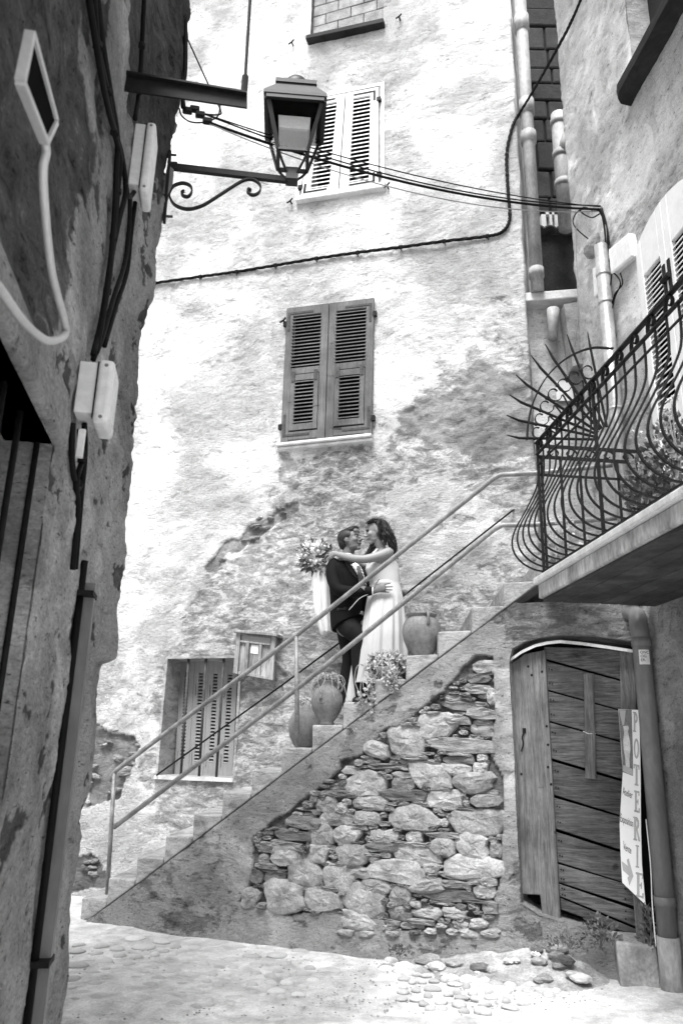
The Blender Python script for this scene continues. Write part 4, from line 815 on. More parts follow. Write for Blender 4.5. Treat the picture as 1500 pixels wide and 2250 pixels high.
# ------------------------------------------------------------------ white arched shutters on the right house
us0, us1, us2 = .575, 1.045, 1.53; zb = 3.06
arch = lambda u: 5.86+.22*max(0, 1-((u-1.05)/.62)**2)
mb = MB()
for a, b in ((us0-.06, us0-.003), (us2+.003, us2+.06)): mb.box(Rf, a, b, zb, arch((a+b)/2), -.02, .012)
mb.build('shutter_surround', MAT['whitepaint'], rhouse)
for a, b in ((us0, us1-.004), (us1+.004, us2)):
    lf = MB(); sw = .09
    def stile(x0, x1):
        n = 3; pts = [(x0, zb)]+[(x1, zb)]+[(x1-(x1-x0)*k/n, arch(x1-(x1-x0)*k/n)) for k in range(n+1)]
        lf.prism([Rf.p(u, z, .04) for u, z in pts], [Rf.p(u, z, .0) for u, z in pts])
    stile(a, a+sw); stile(b-sw, b)
    ia, ib = a+sw, b-sw; n = 8; tp = [(ia, 5.62), (ib, 5.62)]+[(ib-(ib-ia)*k/n, arch(ib-(ib-ia)*k/n)) for k in range(n+1)]
    lf.prism([Rf.p(u, z, .039) for u, z in tp], [Rf.p(u, z, .0) for u, z in tp])
    for z0, z1 in ((zb, zb+.13), (4.22, 4.36)): lf.box(Rf, ia, ib, z0, z1, 0, .039)
    sh = lf.build('shutter', MAT['whitepaint'], rhouse); bevel(sh, .005, 1)
    for z0, z1 in ((zb+.14, 4.2), (4.37, 5.61)):
        z = z0
        while z < z1-.02:
            q = MB(); q.hexa([Rf.p(ia-.01, z, .036), Rf.p(ib+.01, z, .036), Rf.p(ib+.01, z+.03, .002), Rf.p(ia-.01, z+.03, .002), Rf.p(ia-.01, z+.012, .036), Rf.p(ib+.01, z+.012, .036), Rf.p(ib+.01, z+.042, .002), Rf.p(ia-.01, z+.042, .002)]); q.build('slat', MAT['whitepaint'], sh); z += .047
    e = us1-.05 if a < us1-.2 else us1+.03
    MB().box(Rf, e-.02, e+.02, 5.2, 5.5, .04, .05).build('latch_plate', MAT['iron'], sh)
MB().tube([Rf.p(us1-.06, 5.35, .06), Rf.p(us1+.05, 5.35, .06)], .025, 10).build('latch_knob', MAT['iron'], rhouse)

# ------------------------------------------------------------------ balcony
ub = .26; EB = Frame(Rf.p(ub, 0), Rf.n, Rf.u); DO = .97; z_t, z_b = 3.02, 2.85; UE = 3.4
bal = thing('balcony', 'balcony with bellied black iron railing on the right house', 'balcony', Rf.p(1.2, z_b, .5))
bevel(MB().box(Rf, ub-.03, UE, z_t-.055, z_t, -.02, DO+.03).build('top_slab', MAT['sill'], bal), .012, 2)
bevel(MB().box(Rf, ub, UE, z_b, z_t-.056, -.02, DO).build('slab', MAT['balslab'], bal), .01, 2)
nb = 6
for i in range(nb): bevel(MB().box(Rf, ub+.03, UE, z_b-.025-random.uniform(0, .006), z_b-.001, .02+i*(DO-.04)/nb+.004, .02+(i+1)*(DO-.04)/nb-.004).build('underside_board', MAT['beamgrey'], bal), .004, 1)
dr_ = DO-.05; zr = z_t
def rail(z, wd, th, nm): MB().bar([Rf.p(ub, zr+z, dr_), Rf.p(UE, zr+z, dr_)], wd, th, Rf.n).build(nm, MAT['iron'], bal)
RT = 1.16; rail(RT, .036, .012, 'top_rail'); rail(RT-.10, .026, .012, 'second_rail'); rail(RT-.20, .014, .01, 'third_rail'); rail(.05, .03, .012, 'bottom_rail')
prof = [(0, RT-.1), (0, RT-.24), (.012, RT-.36), (.06, .68), (.14, .53), (.215, .40), (.25, .29), (.235, .19), (.17, .11), (.08, .065), (0, .05)]
pc = curve([Vector((a, 0, b)) for a, b in prof], 4); nbar = 23; g0 = None
for i in range(nbar):
    u = ub+.015+i*.136
    if g0 is None:
        g0 = MB().bar([Rf.p(ub, zr+p.z, dr_+p.x) for p in pc], .014, .011, Rf.u).build('baluster', MAT['iron'], bal)
        g = g0
    else: g = g0.copy(); COL.objects.link(g)
    g.location = Rf.u*(u-ub)
g0 = None
sc2 = curve([Vector((0, 0, RT-.10)), Vector((.005, 0, RT-.05)), Vector((.03, 0, RT-.012)), Vector((.07, 0, RT-.015)), Vector((.085, 0, RT-.05)), Vector((.065, 0, RT-.075)), Vector((.045, 0, RT-.055))], 5)
for i in range(14):
    if g0 is None: g0 = MB().bar([Rf.p(ub+p.x, zr+p.z, dr_) for p in sc2], .024, .007, Rf.n).build('scroll', MAT['iron'], bal); g = g0
    else: g = g0.copy(); COL.objects.link(g)
    g.location = Rf.u*(i*.215+.04)
for u in (ub+.02, ub+1.16): MB().bar([Rf.p(u, zr, dr_), Rf.p(u, zr+RT, dr_)], .02, .02, Rf.n).build('post', MAT['iron'], bal)
# far end panel and its spiked fan
for z, wd in ((RT-.12, .03), (RT-.02, .03), (RT-.28, .02), (.05, .025)): MB().bar([EB.p(0, zr+z), EB.p(dr_, zr+z)], wd, .012, Vector((0, 0, 1))).build('end_rail', MAT['iron'], bal)
for k in range(6): MB().bar([EB.p(.06+k*.165, zr+.03), EB.p(.06+k*.165, zr+RT-.12)], .02, .012, EB.u).build('end_bar', MAT['iron'], bal)
for k in range(5):
    c0 = .12+k*.165; MB().bar(curve([EB.p(c0-.03, zr+RT-.11), EB.p(c0-.045, zr+RT-.07), EB.p(c0, zr+RT-.035), EB.p(c0+.045, zr+RT-.07), EB.p(c0+.02, zr+RT-.1), EB.p(c0, zr+RT-.085)], 4), .02, .008, EB.n).build('scroll', MAT['iron'], bal)
cen = (1338, 966); tips = [(1113, 962), (1112, 918), (1118, 873), (1133, 830), (1166, 787), (1197, 762), (1245, 741), (1290, 735)]
for i, (x, y) in enumerate(tips):
    a = [(cen[0]+(x-cen[0])*f, cen[1]+(y-cen[1])*f) for f in (.12, .5, .88)]; pts = [EB.px(*p) for p in a]+[EB.px(x, y-6)]
    MB().tube(pts, [.012, .012, .012, .004], 6).build('spike', MAT['iron'], bal)
MB().bar(curve([EB.px(*p) for p in ((1157, 966), (1160, 928), (1172, 880), (1202, 826), (1246, 786), (1298, 765), (1346, 766))], 6), .028, .012, EB.n).build('fan_arc', MAT['iron'], bal)
for rr_ in (.52,):
    for i in range(len(tips)-1):
        t0 = math.atan2(tips[i][1]-cen[1], tips[i][0]-cen[0]); t1 = math.atan2(tips[i+1][1]-cen[1], tips[i+1][0]-cen[0]);
        if t0 > 0: t0 -= 2*math.pi
        if t1 > 0: t1 -= 2*math.pi
        tm = (t0+t1)/2; x = cen[0]+158*math.cos(tm); y = cen[1]+158*math.sin(tm); pts = [(x+(19-1.1*k)*math.cos(tm+2.6+k*.55), y+(19-1.1*k)*math.sin(tm+2.6+k*.55)) for k in range(11)]
        pts = [(cen[0]+118*math.cos(tm), cen[1]+118*math.sin(tm))]+pts
        MB().bar(curve([EB.px(*p) for p in pts], 3), .018, .007, EB.n).build('scroll', MAT['iron'], bal)
        c = EB.px(cen[0]+165*math.cos(t0), cen[1]+165*math.sin(t0)); MB().ell(c, (EB.u*.02, Vector((0, 0, .02)), EB.n*.015), 8, 5).build('collar', MAT['iron'], bal)

# ------------------------------------------------------------------ pottery sign in its concrete block
blk = gpx(1405, 2172, .05); bz = float(gz(blk.x, blk.y))
SF = Frame((blk.x, blk.y+.02, 0), (math.cos(R_(-38)), math.sin(R_(-38)), 0), (math.sin(R_(-38)), -math.cos(R_(-38)), 0))
bk = thing('concrete_block', 'rough concrete block holding the pottery sign post', 'block', (blk.x, blk.y, bz))
BF = Frame((blk.x, blk.y, bz), (math.cos(R_(-6)), math.sin(R_(-6)), 0), (math.sin(R_(-6)), -math.cos(R_(-6)), 0))
o = MB().hexa([BF.p(-.15, -.03, .06), BF.p(.14, -.03, .06), BF.p(.17, -.03, -.24), BF.p(-.12, -.03, -.24), BF.p(-.16, .29, .05), BF.p(.13, .27, .05), BF.p(.16, .3, -.24), BF.p(-.13, .31, -.24)]).build('body', MAT['block'], bk); bevel(o, .018, 3)
sg = thing('pottery_sign', 'tall narrow white pottery workshop sign on a wooden post beside the plank door', 'sign', (blk.x, blk.y+.1, bz+.28))
Z7 = lambda x, y: (1340+x*.2268, 1540+y*.2268)
pt = SF.px(1403, 2000, -.03); MB().bar([Vector((pt.x, pt.y, bz+.25)), Vector((pt.x, pt.y, 1.9))], .06, .04, SF.u).build('post', MAT['doorv'], sg)
Ls = [(77, 80), (100, 380), (120, 690), (104, 950), (90, 1200), (100, 1500), (115, 1760)]; Rs = [(280, 88), (286, 390), (292, 690), (294, 950), (296, 1250), (305, 1580), (340, 1975)]
def curveL(y, A):
    for (x0, y0), (x1, y1) in zip(A, A[1:]):
        if y <= y1: return x0+(x1-x0)*(y-y0)/(y1-y0)
    return A[-1][0]
def SG(u, v, d=0.):   # u across, v down the board (0..1), mapped between its two traced edges
    k = min(v*6, 5.9999); i = int(k); f = k-i; l = (Ls[i][0]+(Ls[i+1][0]-Ls[i][0])*f, Ls[i][1]+(Ls[i+1][1]-Ls[i][1])*f); r = (Rs[i][0]+(Rs[i+1][0]-Rs[i][0])*f, Rs[i][1]+(Rs[i+1][1]-Rs[i][1])*f)
    return SF.px(*Z7(l[0]+(r[0]-l[0])*u, l[1]+(r[1]-l[1])*u), .02)+SF.n*d
MB().rings([[SG(0, v, .003), SG(1, v, .003), SG(1, v, -.003), SG(0, v, -.003)] for v in [k/24 for k in range(25)]]).build('board', MAT['sign'], sg)
def on_sign(poly, mat, name, d=.005):    # flat print laid on the board
    return MB().add([SG(u, v, d) for u, v in poly], [tuple(range(len(poly)))]).build(name, mat, sg)
def strip(cells, mat, name, d=.005):
    mb = MB()
    for p in cells: mb.add([SG(u, v, d) for u, v in p], [tuple(range(len(p)))])
    return mb.build(name, mat, sg)
def zuv(x, y):   # zoom pixel -> board coordinates
    lo, hi = 0., 1.
    for _ in range(40):
        m_ = (lo+hi)/2; k = min(m_*6, 5.9999); i = int(k); f = k-i
        l = [Ls[i][j]+(Ls[i+1][j]-Ls[i][j])*f for j in (0, 1)]; r = [Rs[i][j]+(Rs[i+1][j]-Rs[i][j])*f for j in (0, 1)]
        t_ = (x-l[0])/(r[0]-l[0]); yy = l[1]+(r[1]-l[1])*t_
        if yy < y: lo = m_
        else: hi = m_
    return (t_, m_)
on_sign([zuv(*p) for p in ((80, 85), (207, 86), (213, 300), (220, 520), (220, 728), (170, 708), (121, 690), (112, 500), (96, 300))], MAT['midink'], 'picture', .0045)
on_sign([zuv(*p) for p in ((125, 245), (172, 240), (180, 262), (172, 300), (192, 400), (196, 480), (185, 560), (190, 640), (175, 660), (150, 640), (146, 560), (130, 460), (126, 380), (135, 300))], MAT['paleink'], 'picture_vase', .0055)
on_sign([zuv(*p) for p in ((85, 90), (150, 92), (135, 230), (120, 240))], MAT['greyink'], 'picture_arm', .0055); on_sign([zuv(*p) for p in ((126, 620), (215, 660), (219, 722), (175, 706), (124, 680))], MAT['greyink'], 'picture_wheel', .0058)
# serif capitals, one below the other
def letter(ch):
    B = lambda x0, y0, x1, y1: [(x0, y0), (x1, y0), (x1, y1), (x0, y1)]
    def ring(cx, cy, rx, ry, t, a0, a1, n=16): return [[(cx+rx*math.cos(p), cy+ry*math.sin(p)), (cx+rx*math.cos(q), cy+ry*math.sin(q)), (cx+(rx-t)*math.cos(q), cy+(ry-t*.5)*math.sin(q)), (cx+(rx-t)*math.cos(p), cy+(ry-t*.5)*math.sin(p))] for p, q in ((a0+(a1-a0)*k/n, a0+(a1-a0)*(k+1)/n) for k in range(n))]
    ser = lambda x, w_: [B(x-w_, 0, x+w_, .05), B(x-w_, .95, x+w_, 1)]; h = math.pi/2
    return {'P': [B(.15, 0, .42, 1)]+ser(.28, .28)+ring(.4, .27, .5, .27, .2, -h, h), 'O': ring(.5, .5, .48, .5, .2, 0, 2*math.pi, 24), 'T': [B(.36, 0, .64, 1), B(0, 0, 1, .07), B(0, 0, .1, .2), B(.9, 0, 1, .2), B(.2, .95, .8, 1)],
            'E': [B(.15, 0, .42, 1), B(.0, 0, .95, .07), B(0, .93, 1, 1), B(.42, .46, .75, .53), B(.86, 0, .95, .2), B(.9, .8, 1, 1), B(.68, .38, .75, .62)], 'R': [B(.12, 0, .38, 1)]+ser(.25, .26)+ring(.36, .26, .46, .26, .2, -h, h)+[[(.4, .5), (.62, .5), (1, 1), (.75, 1)]], 'I': [B(.36, 0, .64, 1)]+ser(.5, .34)}[ch]
LET = [('P', 222, 108, 268, 296), ('O', 228, 360, 278, 552), ('T', 228, 612, 280, 812), ('E', 234, 868, 282, 1072), ('R', 226, 1122, 288, 1345), ('I', 240, 1395, 284, 1608), ('E', 250, 1660, 320, 1895)]
for ch, x0, y0, x1, y1 in LET:
    cells = [[zuv(x0+(x1-x0)*u, y0+(y1-y0)*v+(x1-x0)*.25*u) for u, v in c] for c in letter(ch)]
    strip([[(u+(u-sum(q[0] for q in c)/len(c))*.0, v) for u, v in c] for c in cells], MAT['greyink'], 'letter', .0062)
    # dark outline just behind the grey fill
    cells = [[zuv(x0+(x1-x0)*(u+(.03 if u > sum(q[0] for q in c)/len(c) else -.03)), y0+(y1-y0)*(v+(.008 if v > sum(q[1] for q in c)/len(c) else -.008))+(x1-x0)*.25*u) for u, v in c] for c in letter(ch)]
    strip(cells, MAT['midink'], 'letter_outline', .0052)
def text_mesh(s):
    cu = bpy.data.curves.new('t', 'FONT'); cu.body = s; cu.size = 1; cu.resolution_u = 3; to = bpy.data.objects.new('t', cu); COL.objects.link(to)
    dg = bpy.context.evaluated_depsgraph_get(); me = to.evaluated_get(dg).to_mesh(); v = [tuple(q.co) for q in me.vertices]; f = [tuple(p.vertices) for p in me.polygons]; to.evaluated_get(dg).to_mesh_clear(); bpy.data.objects.remove(to); bpy.data.curves.remove(cu); return v, f
for s, bl, br, hgt in (('Atelier', (120, 905), (216, 948), 88), ('Exposition', (96, 1168), (222, 1222), 95), ('Vente', (125, 1440), (203, 1482), 92)):
    v, f = text_mesh(s); xm = max(p[0] for p in v); ym = .72
    P = []
    for x, y, _ in v:
        x = x+.12*y; a = min(x/xm, 1.05); k = 1.25 if x < xm/len(s)*1.1 else 1.0
        P.append(SG(*zuv(bl[0]+(br[0]-bl[0])*a, bl[1]+(br[1]-bl[1])*a-y/ym*hgt*k*.8), .0062))
    MB().add(P, f).build('lettering', MAT['ink'], sg)
on_sign([zuv(*p) for p in ((110, 1550), (172, 1600), (160, 1540), (178, 1525), (224, 1695), (185, 1790), (167, 1712), (182, 1695), (122, 1640))], MAT['greyink'], 'arrow')
# sticker on the downpipe
v, f = text_mesh('ONC\nOG\nER.'); cp = Vector((P4.x, P4.y, 0))
def onpipe(x, z, r): a = -math.pi/2-.75+x/r; return Vector((P4.x+r*math.cos(a), P4.y+r*math.sin(a), z))
zz = zat(P4, 1432); MB().rings([[onpipe(x, zz+.012, .0735), onpipe(x, zz-.105, .0735)] for x in np.linspace(0, .085, 6)], False, False).build('sticker', MAT['sign'], dp)
MB().add([onpipe(.012+x*.03, zz-.02+y*.03, .0745) for x, y, _ in v], f).build('sticker_lettering', MAT['ink'], dp)
MB().tube(curve([F6.px(x, y, .12) for x, y in ((1418, 1800), (1428, 1900), (1432, 1990), (1440, 2080))], 5), .004, 6).build('thin_white_cable', MAT['plastic'], dp, True)

# ------------------------------------------------------------------ pots and plants
def leafmesh(mb, p, d, L, wd, curl=.25):
    d = Vector(d).normalized(); s = d.cross(Vector((random.uniform(-1, 1), random.uniform(-1, 1), random.uniform(-.4, 1)))).normalized(); n = d.cross(s)
    a = p; m1 = p+d*L*.45+n*L*curl*.3; e = p+d*L-n*L*curl*.2
    mb.add([a, m1+s*wd/2, m1+n*wd*.15, m1-s*wd/2, e], [(0, 1, 2), (0, 2, 3), (1, 4, 2), (2, 4, 3)])
def sprigs(name, parent, c, axes, n, L, wd, mat, up=.3):
    mb = MB(); c = Vector(c)
    for _ in range(n):
        v = Vector((random.gauss(0, 1), random.gauss(0, 1), random.gauss(0, 1))).normalized()*random.random()**.4
        p = c+Vector(axes[0])*v.x+Vector(axes[1])*v.y+Vector(axes[2])*v.z; d = v+Vector((random.uniform(-.5, .5), random.uniform(-.5, .5), up+random.uniform(-.5, .5)))
        k = random.uniform(.7, 1.3); leafmesh(mb, p, d, L*k, wd*k)
    return mb.build(name, mat, parent, kind='stuff')
def stems(name, parent, runs, r, mat):
    mb = MB()
    for q in runs: mb.tube(curve(q, 5), r, 5)
    return mb.build(name, mat, parent, kind='stuff')
def tread(i): return i*RISE
XU = (Vector(S.u), Vector(S.n), Vector((0, 0, 1)))
# big two-handled jar, twelfth step
c = S.px(926, 1434, -.24); c.z = tread(12)
pa = thing('terracotta_jar', 'large two-handled terracotta jar beside the bride on an upper step', 'jar', c, 'terracotta jars on the stairs')
k = .182; prof = [(.095, 0), (.1, .012), (.135, .07), (.172, .16), (.185, .235), (.178, .30), (.155, .35), (.128, .375), (.13, .385), (.148, .395), (.15, .408), (.135, .412), (.12, .40), (.11, .37), (.1, .3)]
MB().lathe(c, prof, 36).build('body', MAT['terracotta'], pa, True)
for an in (-1.35, 1.8):
    e = Vector((math.cos(an), math.sin(an), 0)); MB().tube(curve([c+e*.14+Vector((0, 0, .40)), c+e*.185+Vector((0, 0, .40)), c+e*.2+Vector((0, 0, .36)), c+e*.185+Vector((0, 0, .30)), c+e*.172+Vector((0, 0, .29))], 5), .014, 8).build('handle', MAT['terracotta'], pa, True)
MB().lathe(c, [(.001, .36), (.115, .365), (.115, .37)], 20).build('soil', MAT['soil'], pa)
stems('dry_stems', pa, [[c+Vector((random.uniform(-.08, .08), random.uniform(-.08, .08), .36)), c+Vector((random.uniform(-.12, .12), random.uniform(-.1, .1), .44)), c+Vector((random.uniform(-.16, .14), random.uniform(-.12, .12), random.uniform(.46, .52)))] for _ in range(26)], .0025, MAT['dryleaf'])
# round jar with relief and dry plant, ninth step
c = S.px(717, 1591, -.17); c.z = tread(9)
pb = thing('terracotta_jar', 'round terracotta jar with straggling pale plant in front of the handrail post', 'jar', c, 'terracotta jars on the stairs')
prof = [(.072, 0), (.075, .015), (.068, .03), (.1, .07), (.138, .14), (.152, .21), (.146, .275), (.118, .33), (.085, .36), (.078, .385), (.088, .405), (.092, .415), (.078, .415), (.068, .38)]
MB().lathe(c, prof, 36).build('body', MAT['terracotta'], pb, True)
f_ = c+S.n*.148+Vector((0, 0, .25)); mb = MB().tube([f_+Vector((0, 0, .045))-S.n*.02, f_+S.n*.012, f_+S.n*.012-Vector((0, 0, .02))], [.006, .012, .014], 8); mb.build('relief', MAT['terracotta'], pb, True); MB().tube(curve([f_-S.u*.03-Vector((0, 0, .045))-S.n*.004, f_-Vector((0, 0, .055))+S.n*.0, f_+S.u*.03-Vector((0, 0, .045))-S.n*.004], 4), .006, 6).build('relief', MAT['terracotta'], pb, True)
for an in (-.2, 2.7):
    e = Vector((math.cos(an), math.sin(an), 0)); MB().tube(curve([c+e*.085+Vector((0, 0, .39)), c+e*.13+Vector((0, 0, .385)), c+e*.15+Vector((0, 0, .345)), c+e*.125+Vector((0, 0, .31))], 5), .012, 8).build('handle', MAT['terracotta'], pb, True)
t_ = c+Vector((0, 0, .42)); sprigs('foliage', pb, t_+Vector((0, 0, .01)), (XU[0]*.12, XU[1]*.1, XU[2]*.055), 190, .032, .02, MAT['paleleaf'], .3)
stems('stems', pb, [[t_, t_+Vector((math.cos(a)*.12, math.sin(a)*.12, .05)), t_+Vector((math.cos(a)*.17, math.sin(a)*.16, -.02)), t_+Vector((math.cos(a)*.17+random.uniform(-.04, .04), math.sin(a)*.17, -random.uniform(.06, .17)))] for a in np.linspace(0, 6.2, 16)], .003, MAT['dryleaf'])
# jar half hidden behind it, eighth step
c = S.px(668, 1640, -.52); c.z = tread(8)
pcj = thing('terracotta_jar', 'dark round terracotta jar half hidden behind the handrail post', 'jar', c, 'terracotta jars on the stairs')
MB().lathe(c, [(.09, 0), (.11, .02), (.15, .1), (.165, .19), (.155, .27), (.125, .34), (.095, .375), (.098, .40), (.085, .4), (.075, .36)], 36).build('body', MAT['terracotta'], pcj, True)
sprigs('foliage', pcj, c+Vector((0, 0, .45)), (XU[0]*.13, XU[1]*.1, XU[2]*.05), 120, .035, .02, MAT['paleleaf'], .3)
# trailing succulent planter, eleventh step
c = S.px(855, 1490, -.16); c.z = tread(11)
pf = thing('succulent_planter', 'low planter overflowing with trailing pale succulents at the bride\'s feet', 'planter', c)
MB().lathe(c, [(.08, 0), (.11, .05), (.125, .1), (.12, .11), (.1, .1)], 24, (1.25, 1)).build('bowl', MAT['terracotta'], pf, True)
t_ = c+Vector((0, 0, .12)); sprigs('foliage', pf, t_+S.u*-.02, (XU[0]*.23, XU[1]*.15, XU[2]*.12), 520, .052, .036, MAT['paleleaf'], .5); sprigs('foliage', pf, t_+Vector((0, 0, -.02)), (XU[0]*.21, XU[1]*.13, XU[2]*.12), 200, .05, .034, MAT['leaf'], .2)
runs = []; tips = []
for q in range(13):
    u = random.uniform(-.27, .17); a = t_+S.u*u*.7+S.n*.05; b = t_+S.u*u+S.n*.17; L = random.uniform(.08, .2)+(.22 if u < -.12 else .06); e = t_+S.u*(u+random.uniform(-.05, .05))+S.n*.19-Vector((0, 0, L)); runs.append([a, b, b.lerp(e, .35)+S.u*random.uniform(-.05, .05), b.lerp(e, .7)+S.u*random.uniform(-.05, .05), e]); tips.append(e)
stems('stems', pf, runs, .003, MAT['paleleaf'])
for e in tips: sprigs('foliage', pf, e+Vector((0, 0, .05)), (XU[0]*.035, XU[1]*.015, XU[2]*.07), 22, .036, .026, MAT['paleleaf'], .1)
# balcony plants
def potplant(label, px, py, dd, hgt, wid, n, L, mat, mat2=None, trough=False):
    q = Rf.px(px, py, dd); q.z = z_t+.002; t = thing('balcony_plant', label, 'potted plant', q, 'plants on the balcony')
    if trough: bevel(MB().box(Frame(q, Rf.u, Rf.n), -.3, .3, 0, .16, -.09, .09).build('trough', MAT['pvc'], t), .01, 2)
    else: MB().lathe(q, [(.08, 0), (.11, .15), (.115, .16), (.1, .16)], 20).build('pot', MAT['terracotta'], t, True)
    tt = q+Vector((0, 0, .16+hgt*.5)); sprigs('foliage', t, tt, (Rf.u*wid, Rf.n*wid*.6, Vector((0, 0, hgt*.55))), n, L, L*.75, mat, .4)
    stems('stems', t, [[q+Vector((random.uniform(-.06, .06), random.uniform(-.06, .06), .13)), tt+Rf.u*random.uniform(-wid, wid)*.5, tt+Rf.u*random.uniform(-wid, wid)+Rf.n*random.uniform(-wid, wid)*.5+Vector((0, 0, hgt*random.uniform(.1, .6)))] for _ in range(14)], .004, MAT['dryleaf'])
    if mat2:
        for _ in range(5): p = tt+Rf.u*random.uniform(-wid, wid)+Rf.n*random.uniform(0, wid*.6)+Vector((0, 0, hgt*random.uniform(.2, .6))); sprigs('blossom', t, p, (Rf.u*.03, Rf.n*.03, Vector((0, 0, .02))), 14, .025, .02, mat2, .2)
    return t
potplant('sparse pale flowering plant in a trough at the far end of the balcony', 1235, 1215, .62, .36, .30, 190, .045, MAT['paleleaf'], MAT['rose'], True)
potplant('dense dark-leaved potted plant in the middle of the balcony', 1420, 1090, .62, .42, .2, 260, .06, MAT['leaf'])
potplant('tall leafy potted plant on the balcony at the right edge of the picture', 1480, 1020, .55, .6, .24, 260, .065, MAT['leaf'], MAT['paleleaf'])
# weeds
def weed(label, p, h, n, L, mat, spread=.12, mask=None):
    t = thing('weed', label, 'weed', p, 'weeds in the joints'); sprigs('foliage', t, Vector(p)+Vector((0, 0, h*.5)), (XU[0]*spread, XU[1]*spread*.6, XU[2]*h*.6), n, L, L*.7, mat, .6)
    stems('stems', t, [[Vector(p), Vector(p)+S.u*random.uniform(-spread, spread)*.5+Vector((0, 0, h*.6)), Vector(p)+S.u*random.uniform(-spread, spread)+S.n*random.uniform(0, .05)+Vector((0, 0, h))] for _ in range(6)], .003, MAT['leaf'])
weed('dark weed growing out of the rubble stones left of centre', S.px(672, 1880, .03), .07, 26, .045, MAT['leaf'], .07)
weed('small sprig on the groove line under the ninth step', S.px(770, 1610, .02), .04, 26, .025, MAT['paleleaf'], .05)
weed('low weed at the foot of the wall below the rubble', S.px(880, 2098, .16), .06, 60, .03, MAT['leaf'], .12)
weed('leafy weed at the foot of the plank door', S.px(1318, 2085, .14), .2, 90, .045, MAT['leaf'], .14)
weed('scruffy ground weed left of the concrete block', S.px(1250, 2085, .2), .07, 140, .028, MAT['leaf'], .2)
weed('trailing weed beside the downpipe foot', S.px(1428, 2092, .1), .3, 60, .045, MAT['leaf'], .07)
weed('tiny weed at the foot of the rendered wall left of the rubble', gpx(337, 2033, .01), .05, 40, .025, MAT['leaf'], .09)

# ------------------------------------------------------------------ cobbles set in the street
variants = []
for vi in range(7):
    n = 12; ph = [random.uniform(0, 6.28) for _ in range(3)]; rs = []
    o_ = [1+.1*math.sin(2*2*math.pi*k/n+ph[0])+.09*math.sin(3*2*math.pi*k/n+ph[1])+random.uniform(-.05, .05) for k in range(n)]
    for f, z in ((1.05, -.5), (1, .25), (.9, .62), (.65, .88), (.3, 1.0)): rs.append([(o_[k]*f*math.cos(2*math.pi*k/n), o_[k]*f*math.sin(2*math.pi*k/n), z) for k in range(n)])
    o = MB().rings(rs).build('cobble', MAT['cobble'], ground, True); variants.append(o)
occ = []; first = set(); nc = 0
areas = [([(165, 2075), (330, 2080), (560, 2082), (740, 2095), (735, 2150), (640, 2195), (420, 2215), (150, 2205)], 120, (22, 52)), ([(850, 2100), (960, 2098), (1100, 2108), (1245, 2115), (1262, 2170), (1240, 2210), (1100, 2238), (960, 2232), (880, 2200)], 110, (18, 40)), ([(150, 2080), (300, 2060), (620, 2080), (600, 2110), (140, 2120)], 14, (40, 70)), ([(600, 2050), (840, 2075), (840, 2100), (620, 2085)], 8, (16, 30))]
for poly, num, (w0, w1) in areas:
    pp = np.array(poly); got = 0
    for tr in range(2500):
        x = random.uniform(pp[:, 0].min(), pp[:, 0].max()); y = random.uniform(pp[:, 1].min(), pp[:, 1].max())
        if not inpoly(np.array([[x, y]]), poly)[0]: continue
        ww = random.uniform(w0, w1); hh = ww*random.uniform(.38, .5)
        if any(((x-a)/(ww+b)*2/1.02)**2+((y-c_)/(hh+e)*2/1.02)**2 < 1 for a, c_, b, e in occ): continue
        occ.append((x, y, ww, hh)); p = gpx(x, y, 0); p.z = float(gz(p.x, p.y)); rx = (gpx(x+ww/2, y)-gpx(x, y)).length; ry = rx*random.uniform(.62, .95)
        vi = nc % 7; o = variants[vi]
        if vi in first: o = variants[vi].copy(); COL.objects.link(o)
        first.add(vi); o.location = (p.x, p.y, p.z-.004); o.scale = (rx, ry, random.uniform(.015, .03)); o.rotation_euler = (random.uniform(-.04, .04), random.uniform(-.04, .04), random.uniform(-.5, .3)); nc += 1; got += 1
        if got >= num: break
mb = MB()
for _ in range(1500):
    x = random.choice((random.uniform(620, 1340), random.uniform(1000, 1360), random.uniform(160, 800))); y = random.uniform(2085, 2240); p = gpx(x, y, 0); 
    if random.random() < .45: y = random.uniform(2085, 2130); p = gpx(random.uniform(820, 1350), y, 0)
    r = random.uniform(.003, .008); p.z = float(gz(p.x, p.y))+r*.3; mb.ell(p, (Vector((r*1.3, 0, 0)), Vector((0, r, 0)), Vector((0, 0, r*.7))), 6, 4)
o = mb.build('gravel', MAT['darkgravel'], None, kind='stuff'); o['label'] = 'loose dark grit scattered over the street'; o['category'] = 'gravel'

# ------------------------------------------------------------------ the couple
def fused(name, mb, mat, parent, voxel, smooth=4, base=None):
    """join overlapping closed shapes into one continuous skin"""
    me = bpy.data.meshes.new('tmp'); me.from_pydata(mb.v, [], mb.f); me.update()
    bm_ = bmesh.new(); bm_.from_mesh(me); bmesh.ops.recalc_face_normals(bm_, faces=bm_.faces); bm_.to_mesh(me); bm_.free()
    o = bpy.data.objects.new('tmp', me); COL.objects.link(o)
    r = o.modifiers.new('r', 'REMESH'); r.mode = 'VOXEL'; r.voxel_size = voxel
    s = o.modifiers.new('s', 'SMOOTH'); s.factor = .5; s.iterations = smooth
    dg = bpy.context.evaluated_depsgraph_get(); ev = o.evaluated_get(dg).to_mesh()
    v = [tuple(q.co) for q in ev.vertices]; f = [tuple(p.vertices) for p in ev.polygons]
    o.evaluated_get(dg).to_mesh_clear(); bpy.data.objects.remove(o); bpy.data.meshes.remove(me)
    return obj(name, v, f, mat, parent, True), v, f
